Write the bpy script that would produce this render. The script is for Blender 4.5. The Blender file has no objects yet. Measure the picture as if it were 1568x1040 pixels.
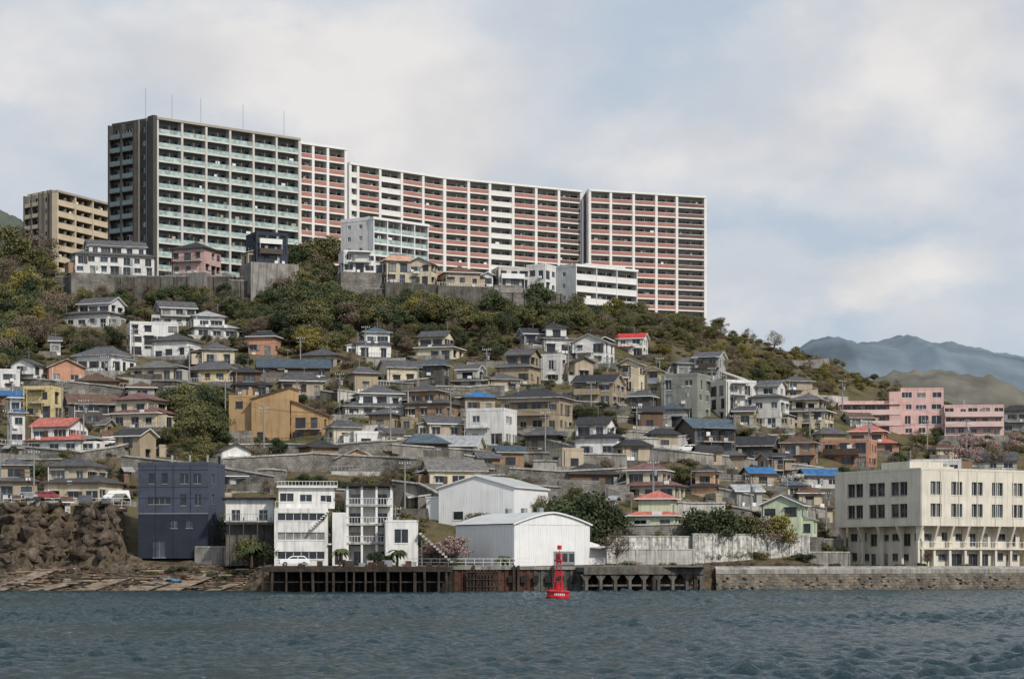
import bpy, math, random
import numpy as np
from mathutils import Vector, Matrix
random.seed(7); rng=np.random.default_rng(7)
R=random.random
def U(a,b): return random.uniform(a,b)
scene=bpy.context.scene
F=3300.0; HOR=861.0; CU=784.0; CH=4.0
# ------------------------------------------------------------- materials
MC={}
def new_mat(name):
    m=bpy.data.materials.new(name); m.use_nodes=True
    nt=m.node_tree; b=nt.nodes['Principled BSDF']
    return m,nt,b
def M(name,col=None,rough=.75,var=.18,scale=.6,streak=0.0,bump=0.0,metal=0.0,spec=.3,rand=0.0):
    if name in MC: return MC[name]
    m,nt,b=new_mat(name); N=nt.nodes; L=nt.links
    b.inputs['Roughness'].default_value=rough; b.inputs['Metallic'].default_value=metal
    b.inputs['Specular IOR Level'].default_value=spec
    geo=N.new('ShaderNodeNewGeometry')
    n1=N.new('ShaderNodeTexNoise'); n1.inputs['Scale'].default_value=scale; n1.inputs['Detail'].default_value=6
    L.new(geo.outputs['Position'],n1.inputs['Vector'])
    mr=N.new('ShaderNodeMapRange'); mr.inputs[1].default_value=.3; mr.inputs[2].default_value=.7
    mr.inputs[3].default_value=1-var; mr.inputs[4].default_value=1+var*.6
    L.new(n1.outputs['Fac'],mr.inputs[0]); out=mr.outputs[0]
    if streak>0:
        mp=N.new('ShaderNodeMapping'); mp.inputs['Scale'].default_value=(2.2,2.2,.22)
        L.new(geo.outputs['Position'],mp.inputs['Vector'])
        n2=N.new('ShaderNodeTexNoise'); n2.inputs['Scale'].default_value=1.0; n2.inputs['Detail'].default_value=5
        L.new(mp.outputs[0],n2.inputs['Vector'])
        m2=N.new('ShaderNodeMapRange'); m2.inputs[1].default_value=.46; m2.inputs[2].default_value=.70
        m2.inputs[3].default_value=1; m2.inputs[4].default_value=1-streak
        L.new(n2.outputs['Fac'],m2.inputs[0])
        mu=N.new('ShaderNodeMath'); mu.operation='MULTIPLY'
        L.new(out,mu.inputs[0]); L.new(m2.outputs[0],mu.inputs[1]); out=mu.outputs[0]
    if rand>0:
        oi=N.new('ShaderNodeObjectInfo')
        m3=N.new('ShaderNodeMapRange'); m3.inputs[3].default_value=1-rand; m3.inputs[4].default_value=1+rand*.5
        L.new(oi.outputs['Random'],m3.inputs[0])
        mu=N.new('ShaderNodeMath'); mu.operation='MULTIPLY'
        L.new(out,mu.inputs[0]); L.new(m3.outputs[0],mu.inputs[1]); out=mu.outputs[0]
    vm=N.new('ShaderNodeVectorMath'); vm.operation='SCALE'
    vm.inputs[0].default_value=col; L.new(out,vm.inputs['Scale'])
    L.new(vm.outputs[0],b.inputs['Base Color'])
    if bump>0:
        bp=N.new('ShaderNodeBump'); bp.inputs['Strength'].default_value=bump; bp.inputs['Distance'].default_value=.3
        n4=N.new('ShaderNodeTexNoise'); n4.inputs['Scale'].default_value=scale*5; n4.inputs['Detail'].default_value=5
        L.new(geo.outputs['Position'],n4.inputs['Vector']); L.new(n4.outputs['Fac'],bp.inputs['Height'])
        L.new(bp.outputs[0],b.inputs['Normal'])
    MC[name]=m; return m
WALL={'W':(.73,.72,.69),'C':(.62,.54,.40),'G':(.36,.36,.35),'B':(.17,.11,.075),'T':(.50,.33,.17),'Y':(.64,.52,.28),
 'P':(.64,.43,.40),'S':(.52,.28,.19),'N':(.04,.048,.072),'L':(.52,.58,.42),'D':(.095,.085,.075),'V':(.43,.36,.27),'E':(.27,.28,.24),'K':(.64,.40,.25),'A':(.50,.48,.44),'O':(.29,.19,.125),'H':(.37,.30,.21)}
ROOF={'g':(.10,.10,.107),'d':(.045,.045,.05),'r':(.46,.15,.12),'b':(.13,.08,.058),'u':(.045,.15,.34),'k':(.50,.29,.20),'w':(.32,.33,.34),
 'R':(.50,.05,.045),'t':(.08,.11,.14),'h':(.18,.175,.165),'m':(.22,.12,.115)}
def wall(k): return M('wall_paint_'+k,WALL[k],.85,.14,.5,streak=.24 if k not in 'N' else .1,rand=.14)
def roofm(k): return M('roof_tile_'+{'R':'bright_red'}.get(k,k),ROOF[k],.7,.4,1.3,bump=.5,rand=.2,spec=.15)
conc=M('concrete',(.28,.265,.24),.9,.35,.5,streak=.5,bump=.3,rand=.25)
conc_l=M('concrete_light',(.44,.425,.39),.9,.3,.5,streak=.45,bump=.2)
conc_d=M('concrete_dark',(.13,.12,.105),.9,.45,.6,streak=.5,bump=.4)
white=M('white_trim',(.74,.74,.72),.6,.08,1)
dark=M('dark_trim',(.04,.04,.042),.5,.2,1)
metal=M('grey_metal',(.32,.33,.34),.4,.15,1,metal=.4)
brownf=M('brown_frame',(.08,.06,.045),.5,.2,1)
wood=M('weathered_timber',(.06,.047,.037),.9,.5,.8,streak=.4,bump=.5)
rust=M('rusty_steel',(.105,.05,.034),.85,.55,.9,streak=.6,bump=.4)
black=M('tyre_rubber',(.02,.02,.02),.8,.1,1)
def glass(name,col,rough=.08,spec=.6):
    if name in MC: return MC[name]
    return M(name,col,rough,.5,.9,spec=spec)
gdark=glass('window_glass',(.025,.03,.036)); gcurt=glass('curtained_window',(.24,.235,.22),.25)
gmid=glass('window_glass_blue',(.06,.075,.09)); ggreen=glass('balcony_glass_green',(.36,.46,.43),.2,.5)
def rglass():
    r=R(); return gdark if r<.66 else (gmid if r<.88 else gcurt)
def stone_mat(name,c1,c2,mort,bw=.9,bh=.45):
    m,nt,b=new_mat(name); N=nt.nodes; L=nt.links
    geo=N.new('ShaderNodeNewGeometry'); sx=N.new('ShaderNodeSeparateXYZ'); L.new(geo.outputs['Position'],sx.inputs[0])
    ad=N.new('ShaderNodeMath'); ad.operation='ADD'; L.new(sx.outputs[0],ad.inputs[0]); L.new(sx.outputs[1],ad.inputs[1])
    cx=N.new('ShaderNodeCombineXYZ'); L.new(ad.outputs[0],cx.inputs[0]); L.new(sx.outputs[2],cx.inputs[1])
    nw=N.new('ShaderNodeTexNoise'); nw.inputs['Scale'].default_value=1.5; L.new(geo.outputs['Position'],nw.inputs['Vector'])
    wv=N.new('ShaderNodeVectorMath'); wv.operation='MULTIPLY_ADD'; L.new(nw.outputs['Color'],wv.inputs[0]); wv.inputs[1].default_value=(.35,.35,.35); L.new(cx.outputs[0],wv.inputs[2])
    br=N.new('ShaderNodeTexBrick'); br.inputs['Color1'].default_value=(*c1,1); br.inputs['Color2'].default_value=(*c2,1)
    br.inputs['Mortar'].default_value=(*mort,1); br.inputs['Scale'].default_value=1; br.inputs['Brick Width'].default_value=bw
    br.inputs['Row Height'].default_value=bh; br.inputs['Mortar Size'].default_value=.03
    L.new(wv.outputs[0],br.inputs['Vector'])
    n=N.new('ShaderNodeTexNoise'); n.inputs['Scale'].default_value=.45; n.inputs['Detail'].default_value=8; n.inputs['Roughness'].default_value=.65
    L.new(geo.outputs['Position'],n.inputs['Vector'])
    mr=N.new('ShaderNodeMapRange'); mr.inputs[1].default_value=.3; mr.inputs[2].default_value=.7; mr.inputs[3].default_value=.35; mr.inputs[4].default_value=1.5
    L.new(n.outputs['Fac'],mr.inputs[0])
    vm=N.new('ShaderNodeVectorMath'); vm.operation='SCALE'; L.new(br.outputs['Color'],vm.inputs[0]); L.new(mr.outputs[0],vm.inputs['Scale'])
    L.new(vm.outputs[0],b.inputs['Base Color']); b.inputs['Roughness'].default_value=.9
    bp=N.new('ShaderNodeBump'); bp.inputs['Strength'].default_value=.5; bp.inputs['Distance'].default_value=.1
    bp.invert=True; L.new(br.outputs['Fac'],bp.inputs['Height']); L.new(bp.outputs[0],b.inputs['Normal'])
    MC[name]=m; return m
stone=stone_mat('stone_block_wall',(.24,.225,.20),(.16,.15,.13),(.10,.092,.08),.6,.35)
seastone=stone_mat('sea_wall_stone',(.17,.145,.11),(.085,.073,.057),(.045,.04,.033),.75,.42)

# ------------------------------------------------------------- terrain function
PY=[300,302,316,322,330,350,380,430,480,520,560,620,800,1100,1600,20000]
PZ=[3.4,3.4,3.9,6.5,10,17,25,38,53.5,66.5,79,82,84,70,12,5]
SX=[-300,-133,-92,-48,3,37,55,79,96,120,133,300]; SS=[.9,1.0,1.0,.99,.94,.88,.84,.765,.695,.59,.53,.35]
def YS(x): return np.interp(x,[-150,-30,20,40,80,200],[300,300,303,312,335,385])
def sst(a,b,t):
    t=np.clip((t-a)/(b-a),0,1); return t*t*(3-2*t)
def T(x,y):
    x=np.asarray(x,float); y=np.asarray(y,float)
    sh=YS(x)-300; yp=y-sh
    z=3.4+(np.interp(yp,PY,PZ)-3.4)*np.interp(x,SX,SS)
    n=(np.sin(x*.11+1.3)*np.cos(y*.09+.4)+.6*np.sin(x*.23+y*.17)+.4*np.sin(x*.41-y*.37+2))
    z=z+n*.9*sst(335,365,yp)
    fl=3.35+np.maximum(0,yp-347)*.95
    z=z+(np.minimum(z,fl)-z)*sst(43,49,x)
    yc=y+.9*np.sin(x*.6)+.7*np.sin(x*1.7+1)+.4*np.sin(x*3.9)
    z=np.maximum(z,(12.4*(.45*sst(311,313,yc)+.55*sst(313.2,316.5,yc-.6*np.sin(x*.9+2)))+.35*np.sin(x*2.3+y*2.1)*sst(311,313,yc)*sst(317,315,yc))*sst(-55,-60,x)*sst(345,338,y))
    beach=np.interp(yp,[294,300,316],[-2,0,4.2])
    wallp=np.interp(yp,[299.9,300.6],[-2.5,3.35])
    lb=sst(-34,-38,x)
    low=lb*(beach+.25*np.sin(x*.9)*np.sin(y*1.1)*sst(300,303,y))+(1-lb)*wallp
    return np.where(yp<300.6,low,np.where((yp<316)&(lb>0),np.maximum(lb*low+(1-lb)*z,np.where(z>4.3,z,-9)),z))
YY=np.arange(303,640,.5)
def hit(u,v):
    x=(u-CU)*YY/F; zr=CH+(HOR-v)*YY/F
    k=np.nonzero(T(x,YY)>=zr)[0]
    return float(YY[k[0]]) if len(k) else None
def XZ(u,v,d): return (u-CU)*d/F, CH+(HOR-v)*d/F

# ------------------------------------------------------------- mesh builder
def link(o): scene.collection.objects.link(o)
class Bld:
    def __init__(s,name,loc=(0,0,0),yaw=0.0):
        s.e=bpy.data.objects.new(name,None); s.e.empty_display_size=.5; link(s.e)
        s.e.location=loc; s.e.rotation_euler=(0,0,yaw); s.p={}
    def part(s,part,mat):
        k=(part,mat.name)
        if k not in s.p: s.p[k]=([],[],mat)
        return s.p[k]
    def poly(s,part,mat,pts):
        V,Fc,_=s.part(part,mat); n=len(V); V.extend(pts); Fc.append(tuple(range(n,n+len(pts))))
    def fbox(s,part,mat,fr,a0,a1,o0,o1,z0,z1):
        (ox,oy),(dx,dy),(nx,ny)=fr
        V,Fc,_=s.part(part,mat); n=len(V)
        for z in (z0,z1):
            for a,o in ((a0,o1),(a1,o1),(a1,o0),(a0,o0)):
                V.append((ox+dx*a+nx*o,oy+dy*a+ny*o,z))
        Fc.extend([(n,n+3,n+2,n+1),(n+4,n+5,n+6,n+7),(n,n+1,n+5,n+4),(n+1,n+2,n+6,n+5),(n+2,n+3,n+7,n+6),(n+3,n,n+4,n+7)])
    def box(s,part,mat,x0,x1,y0,y1,z0,z1):
        s.fbox(part,mat,((0,0),(1,0),(0,-1)),x0,x1,-y1,-y0,z0,z1)
    def facade(s,part,mat,fr,W,z0,z1,ops,rev=.16,gm=None,mull=True,sill=True,frame=None):
        (ox,oy),(dx,dy),(nx,ny)=fr
        xs=sorted({0,W,*[o[0] for o in ops],*[o[1] for o in ops]}); zs=sorted({z0,z1,*[o[2] for o in ops],*[o[3] for o in ops]})
        P=lambda a,o,z:(ox+dx*a+nx*o,oy+dy*a+ny*o,z)
        for j in range(len(zs)-1):
            zc=(zs[j]+zs[j+1])/2; run=None
            for i in range(len(xs)-1):
                xc=(xs[i]+xs[i+1])/2
                inside=any(o[0]<xc<o[1] and o[2]<zc<o[3] for o in ops)
                if not inside and run is None: run=xs[i]
                if inside and run is not None:
                    s.poly(part,mat,[P(run,0,zs[j]),P(xs[i],0,zs[j]),P(xs[i],0,zs[j+1]),P(run,0,zs[j+1])]); run=None
            if run is not None: s.poly(part,mat,[P(run,0,zs[j]),P(W,0,zs[j]),P(W,0,zs[j+1]),P(run,0,zs[j+1])])
        fm=frame or white
        for a,b,c,d in ops:
            r=-rev
            s.poly(part,mat,[P(a,0,c),P(b,0,c),P(b,r,c),P(a,r,c)]); s.poly(part,mat,[P(a,r,d),P(b,r,d),P(b,0,d),P(a,0,d)])
            s.poly(part,mat,[P(a,0,c),P(a,r,c),P(a,r,d),P(a,0,d)]); s.poly(part,mat,[P(b,r,c),P(b,0,c),P(b,0,d),P(b,r,d)])
            g=gm or rglass()
            s.poly('window_glass',g,[P(a,r,c),P(b,r,c),P(b,r,d),P(a,r,d)])
            if mull and b-a>.9:
                k=max(1,int((b-a)/1.1))
                for q in range(1,k+1):
                    x=a+(b-a)*q/(k+1); s.fbox('window_frames',fm,fr,x-.03,x+.03,r+.005,r+.05,c,d)
            if mull:
                s.fbox('window_frames',fm,fr,a,b,r+.004,r+.06,d-.05,d-.002); s.fbox('window_frames',fm,fr,a,b,r+.004,r+.06,c+.002,c+.05)
            if sill: s.fbox('window_frames',fm,fr,a-.05,b+.05,.002,.07,c-.08,c-.003)
    def frames(s,x0,x1,y0,y1):
        return {'f':(((x0,y0),(1,0),(0,-1)),x1-x0),'r':(((x1,y0),(0,1),(1,0)),y1-y0),'b':(((x1,y1),(-1,0),(0,1)),x1-x0),'l':(((x0,y1),(0,-1),(-1,0)),y1-y0)}
    def block(s,x0,x1,y0,y1,z0,z1,wm,storeys=1,dens=.8,tall=.3,sides='flr',frame=None,wmax=2.1,strip=False,shut=False):
        fs=s.frames(x0,x1,y0,y1); sh=(z1-z0)/max(1,storeys)
        for k,(fr,W) in fs.items():
            ops=[]
            if k in sides and W>1.6:
                for st in range(storeys):
                    zb=z0+st*sh; n=max(1,int(W/2.6)); cw=W/n
                    if strip:
                        ops.append((.5,W-.5,zb+sh*.35,zb+sh*.75)); continue
                    for i in range(n):
                        if R()>dens: continue
                        w=min(U(1.1,wmax),cw-.4)
                        if w<.5: continue
                        c=(i+.5)*cw+U(-.1,.1)*cw
                        if R()<tall: c0,c1=zb+.12,zb+min(2.1,sh-.35)
                        else: c0,c1=zb+sh*.3,zb+min(sh*.3+U(1.0,1.35),sh-.3)
                        a=max(.15,c-w/2); b=min(W-.15,c+w/2)
                        if b-a>.4:
                            ops.append((a,b,c0,c1))
                            if shut and R()<.4: s.fbox('window_canopy',frame or metal,fr,a-.1,b+.1,.003,.45,c1+.08,c1+.14)
                            if shut and R()<.35 and b+.75<W: s.fbox('shutter_box',random.choice([metal,brownf,conc_l]),fr,b+.06,b+.7,.003,.2,c0,c1)
            s.facade('walls',wm,fr,W,z0,z1,ops,frame=frame)
        s.poly('walls',wm,[(x0,y0,z1),(x1,y0,z1),(x1,y1,z1),(x0,y1,z1)])
    def hip(s,x0,x1,y0,y1,z,rm,oh=.6,slope=.42,ridge=True,hipfrac=1.0):
        X0,X1,Y0,Y1=x0-oh,x1+oh,y0-oh,y1+oh; t=.16
        W=X1-X0;D=Y1-Y0
        ri=slope*min(W,D)/2; zt=z+t+ri
        if W>=D: a=(X0+D/2*hipfrac,(Y0+Y1)/2,zt); b=(X1-D/2*hipfrac,(Y0+Y1)/2,zt)
        else: a=((X0+X1)/2,Y0+W/2*hipfrac,zt); b=((X0+X1)/2,Y1-W/2*hipfrac,zt)
        c=[(X0,Y0,z+t),(X1,Y0,z+t),(X1,Y1,z+t),(X0,Y1,z+t)]; l=[(p[0],p[1],z+.01) for p in c]
        if W>=D: fs=[[c[0],c[1],b,a],[c[1],c[2],b],[c[2],c[3],a,b],[c[3],c[0],a]]
        else: fs=[[c[0],c[1],a],[c[1],c[2],b,a],[c[2],c[3],b],[c[3],c[0],a,b]]
        for f in fs: s.poly('roof',rm,f)
        em=random.choice([brownf,conc_l,white,dark])
        for i in range(4): s.poly('eaves',em,[l[i],l[(i+1)%4],c[(i+1)%4],c[i]])
        s.poly('eaves',conc,[l[3],l[2],l[1],l[0]])
        if ridge:
            if W>=D: s.box('ridge_cap',roofm('h'),a[0]-.1,b[0]+.1,a[1]-.13,a[1]+.13,zt-.05,zt+.2)
            else: s.box('ridge_cap',roofm('h'),a[0]-.13,a[0]+.13,a[1]-.1,b[1]+.1,zt-.05,zt+.2)
        return zt
    def gable(s,x0,x1,y0,y1,z,rm,wm,alongx=True,oh=.5,slope=.45,fascia=None):
        X0,X1,Y0,Y1=x0-oh,x1+oh,y0-oh,y1+oh; t=.18; fm=fascia or random.choice([white,brownf,conc_l])
        if alongx:
            ri=slope*(Y1-Y0)/2; ym=(Y0+Y1)/2; e=slope*oh
            prof=[(Y0,z-e),(ym,z-e+ri),(Y1,z-e)]
            mk=lambda a,p,dz:(a,p[0],p[1]+dz); A0,A1=X0,X1
            for xx,flip in ((x0,1),(x1,0)):
                pts=[(xx,y0,z),(xx,ym,z+slope*(y1-y0)/2),(xx,y1,z)]
                s.poly('gable_walls',wm,pts if not flip else pts[::-1])
        else:
            ri=slope*(X1-X0)/2; xm=(X0+X1)/2; e=slope*oh
            prof=[(X0,z-e),(xm,z-e+ri),(X1,z-e)]
            mk=lambda a,p,dz:(p[0],a,p[1]+dz); A0,A1=Y0,Y1
            for yy in (y0,y1):
                s.poly('gable_walls',wm,[(x0,yy,z),(x1,yy,z),(xm,yy,z+slope*(x1-x0)/2)])
        for i in (0,1):
            p,r=prof[i],prof[i+1]
            s.poly('roof',rm,[mk(A0,p,t),mk(A1,p,t),mk(A1,r,t),mk(A0,r,t)])
            s.poly('eaves',fm,[mk(A0,p,.01),mk(A1,p,.01),mk(A1,r,.01),mk(A0,r,.01)])
            for A in (A0,A1): s.poly('eaves',fm,[mk(A,p,.01),mk(A,r,.01),mk(A,r,t),mk(A,p,t)])
        for p in (prof[0],prof[2]): s.poly('eaves',fm,[mk(A0,p,.01),mk(A1,p,.01),mk(A1,p,t),mk(A0,p,t)])
        return z-e+ri+t
    def shed(s,x0,x1,y0,y1,z,rm,wm,rise,side='l',oh=.3):
        hl,hr=(rise,0) if side=='l' else (0,rise)
        for yy in (y0,y1): s.poly('gable_walls',wm,[(x0,yy,z),(x1,yy,z),(x1,yy,z+hr+.001),(x0,yy,z+hl+.001)])
        xx=x0 if side=='l' else x1
        s.poly('gable_walls',wm,[(xx,y0,z),(xx,y1,z),(xx,y1,z+rise),(xx,y0,z+rise)])
        k=rise/(x1-x0)
        za,zb=(z+hl+k*oh,z-k*oh) if side=='l' else (z-k*oh,z+hr+k*oh)
        X0,X1,Y0,Y1=x0-oh,x1+oh,y0-oh,y1+oh
        for dz,nm,mm in ((.2,'roof',rm),(.02,'eaves',white)):
            s.poly(nm,mm,[(X0,Y0,za+dz),(X1,Y0,zb+dz),(X1,Y1,zb+dz),(X0,Y1,za+dz)])
        s.poly('eaves',rm,[(X0,Y0,za+.02),(X1,Y0,zb+.02),(X1,Y0,zb+.2),(X0,Y0,za+.2)])
        s.poly('eaves',rm,[(X1,Y0,zb+.02),(X1,Y1,zb+.02),(X1,Y1,zb+.2),(X1,Y0,zb+.2)])
        s.poly('eaves',rm,[(X0,Y1,za+.02),(X0,Y0,za+.02),(X0,Y0,za+.2),(X0,Y1,za+.2)])
    def parapet(s,x0,x1,y0,y1,z,wm,h=.5):
        for k,(fr,W) in s.frames(x0,x1,y0,y1).items():
            s.fbox('parapet',wm,fr,-.04,W-.04,-.16,.04,z,z+h)
        s.box('roof',conc,x0+.2,x1-.2,y0+.2,y1-.2,z+.004,z+.03)
    def rail(s,fr,a0,a1,o,z,h=1.0,mat=None,step=.5,part='railing'):
        mat=mat or metal
        s.fbox(part,mat,fr,a0,a1,o-.03,o+.03,z+h-.06,z+h)
        s.fbox(part,mat,fr,a0,a1,o-.02,o+.02,z+.08,z+.12)
        n=max(1,int((a1-a0)/step))
        for i in range(n+1):
            a=a0+(a1-a0)*i/n; s.fbox(part,mat,fr,a-.025,a+.025,o-.02,o+.02,z,z+h-.06)
    def balcony(s,fr,a0,a1,z,dep=1.1,kind=0,mat=None,roof=None,h=2.3):
        m=mat or white
        s.fbox('balcony',conc_l,fr,a0,a1,.01,dep,z-.18,z)
        if kind==0: 
            s.fbox('balcony',m,fr,a0,a1,dep-.08,dep+.01,z-.2,z+1.0)
            for a in (a0,a1-.07): s.fbox('balcony',m,fr,a,a+.07,.01,dep-.085,z+.001,z+.99)
        else: s.rail(fr,a0,a1,dep-.06,z,1.0,m,.35)
        if roof:
            s.fbox('balcony_roof',roof,fr,a0-.15,a1+.15,.01,dep+.3,z+h,z+h+.08)
        if R()<.4:
            q=U(a0+.2,max(a0+.3,a1-1.2)); s.fbox('laundry',random.choice([white,gcurt,wall('V')]),fr,q,q+U(.5,1.0),dep-.4,dep-.36,z+.9,z+1.7)
        for a in (a0+.02,a1-.1):
            s.fbox('balcony_posts',m,fr,a,a+.08,dep-.18,dep-.095,z-2.6,z-.19)
            if roof: s.fbox('balcony_posts',m,fr,a,a+.08,dep-.18,dep-.095,z+.002,z+h-.002)
    def antenna(s,x,y,z,h=2.2):
        s.box('antenna',metal,x-.03,x+.03,y-.03,y+.03,z,z+h)
        s.box('antenna',metal,x-.6,x+.6,y-.02,y+.02,z+h-.1,z+h-.06)
        for k in range(5): s.box('antenna',metal,x-.5+k*.25,x-.48+k*.25,y-.3,y+.3,z+h-.14,z+h-.1)
    def finish(s):
        for (part,mn),(V,Fc,mat) in s.p.items():
            me=bpy.data.meshes.new(part); me.from_pydata(V,[],Fc); me.materials.append(mat); me.update()
            o=bpy.data.objects.new(part,me); link(o); o.parent=s.e
        return s.e

# ------------------------------------------------------------- generic houses
BB=[]
def house(u0,u1,vt,vb,kind='hip',w='W',r='g',yaw=None,opt='',d=None,name=None,st=None,plain=False):
    um=(u0+u1)/2; top=vb<450
    if d is None and top: d=522+(8 if um>740 else 0)      # hill-top row stands on high terraces in front of the towers
    if d is None: d=hit(um,vb)
    if d is None: d=560
    if yaw is None: yaw=random.choice([-24,-14,12,20,28])
    th=math.radians(yaw); x,z0=XZ(um,vb,d)
    oh=.5 if kind!='flat' else 0.05
    W=(u1-u0)*d/F-2*oh; Ht=(vb-vt)*d/F
    D=min(8.5,max(4.2,.75*W)); sn,cs=abs(math.sin(th)),math.cos(th)
    D=min(D,W*.55/max(sn,.05)); w_=(W-D*sn)/cs
    cx=x+D/2*math.sin(th); cy=d
    names={'hip':'hip_roof_house','gable':'gable_roof_house','gablef':'gable_front_house','flat':'flat_roof_house','shed':'shed_roof_house','two':'two_storey_house'}
    B=Bld(name or names[kind],(cx,cy,z0),th); wm=wall(w); rm=roofm(r)
    h=w_/2; frm=random.choice([brownf,white,metal,dark])
    if kind in('hip',): rise=.42*(min(w_,D)+1.1)/2+.16
    elif kind=='two': rise=.42*(min(w_*.72,D*.8)+1.1)/2+.16
    elif kind=='gable': rise=.48*D/2+.2
    elif kind=='gablef': rise=.48*w_/2+.2
    elif kind=='shed': rise=1.2
    else: rise=.5
    H=max(2.3 if not plain else 1.8,Ht-rise); n=st or max(1,round(H/2.75))
    fs=B.frames(-h,h,0,D); f=fs['f'][0]; sh=H/n
    if kind=='two' and n>=2:
        h1=H-2.6; B.block(-h,h,0,D,0,h1,wm,n-1,.95,.45,frame=frm,shut=True); B.hip(-h,h,0,D,h1,rm,.6,.38,ridge=False)
        a=-h+ (0 if R()<.4 else w_*.28*R()); bx=a+w_*.72
        if bx>h: bx=h;a=h-w_*.72
        B.block(a,bx,D*.15,D*.95,h1+.003,H,wm,1,.98,.2,frame=frm,wmax=2.6,shut=True)
        zt=B.hip(a,bx,D*.15,D*.95,H,rm) if R()<.6 else B.gable(a,bx,D*.15,D*.95,H,rm,wm,True)
    else:
        B.block(-h,h,0,D,0,H,wm,n,.92,.38,frame=frm,shut=not plain)
        if kind in('hip','two'): zt=B.hip(-h,h,0,D,H,rm,hipfrac=random.choice([1,1,.6]))
        elif kind=='gable': zt=B.gable(-h,h,0,D,H,rm,wm,True)
        elif kind=='gablef': zt=B.gable(-h,h,0,D,H,rm,wm,False)
        elif kind=='shed': B.shed(-h,h,0,D,H,rm,wm,1.0,random.choice('lr')); zt=H+.5
        else: B.parapet(-h,h,0,D,H,wm); zt=H
        if n>=2 and kind!='flat' and R()<.6:
            B.fbox('pent_roof',rm,f,-.3,w_+.3 if R()<.5 else w_*.6,.01,.8,sh-.05,sh+.07)
    if not plain and R()<.5 and w_>5:
        e=U(1.5,2.6); sgn=random.choice([-1,1]); a0,a1=(h+.01,h+e) if sgn>0 else (-h-e,-h-.01); m2=random.choice([wm,wm,wall('V'),wall('O'),wall('A')])
        B.block(a0,a1,U(.3,1.5),D*.8,0,U(2.1,2.6),m2,1,.8,.3,frame=frm); B.shed(a0,a1,1.5,D*.8,2.62,random.choice([rm,metal,roofm('w')]),m2,.5,'l' if sgn>0 else 'r')
    if n>=2 and ('b' in opt or R()<.45) and kind!='two':
        a=U(0,.25)*w_; b=a+U(.45,.75)*w_
        for lv in range(1,n): B.balcony(f,a,min(b,w_),lv*sh+.1,1.1,kind=0 if R()<.4 else 1,mat=random.choice([white,brownf,metal,wm,brownf]),roof=random.choice([None,metal,brownf]) if lv==n-1 else None)
    if not plain:
        for k in range(random.randint(1,3)):
            a=U(.05,.85)*w_; zz=random.choice([.1,sh+.15]) if n>1 else .1
            B.fbox('air_conditioner',white,f,a,a+.75,.05,.38,zz,zz+.6)
        a=U(.02,.1)*w_; B.fbox('downpipe',frm,f,a,a+.09,.01,.1,0,H-.02)
        if R()<.6: B.antenna(U(-.5,.5)*h,D/2,zt-.3,U(1.4,2.4))
        fm=random.choice([conc,stone,conc_d,stone,conc_l,stone]) if not top else random.choice([conc_d,stone,conc])
        e0,e1=U(.8,3),U(.8,3)
        B.box('terrace_wall',fm,-h-e0,h+e1,-U(1.0,2.2),D-.3,-12 if top else -5,-.03)
        if R()<.4: B.rail(f,-e0,w_+e1,.8,-.02,.95,random.choice([white,metal,dark]),.6)
        elif R()<.5: B.fbox('garden_wall',random.choice([conc,conc_l,conc_d,stone]),f,-e0,w_*U(.5,1),.7,.86,-.03,U(.6,1.2))
    B.finish(); BB.append((u0,u1,vt,vb+(6 if top else 0))); return d
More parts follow.
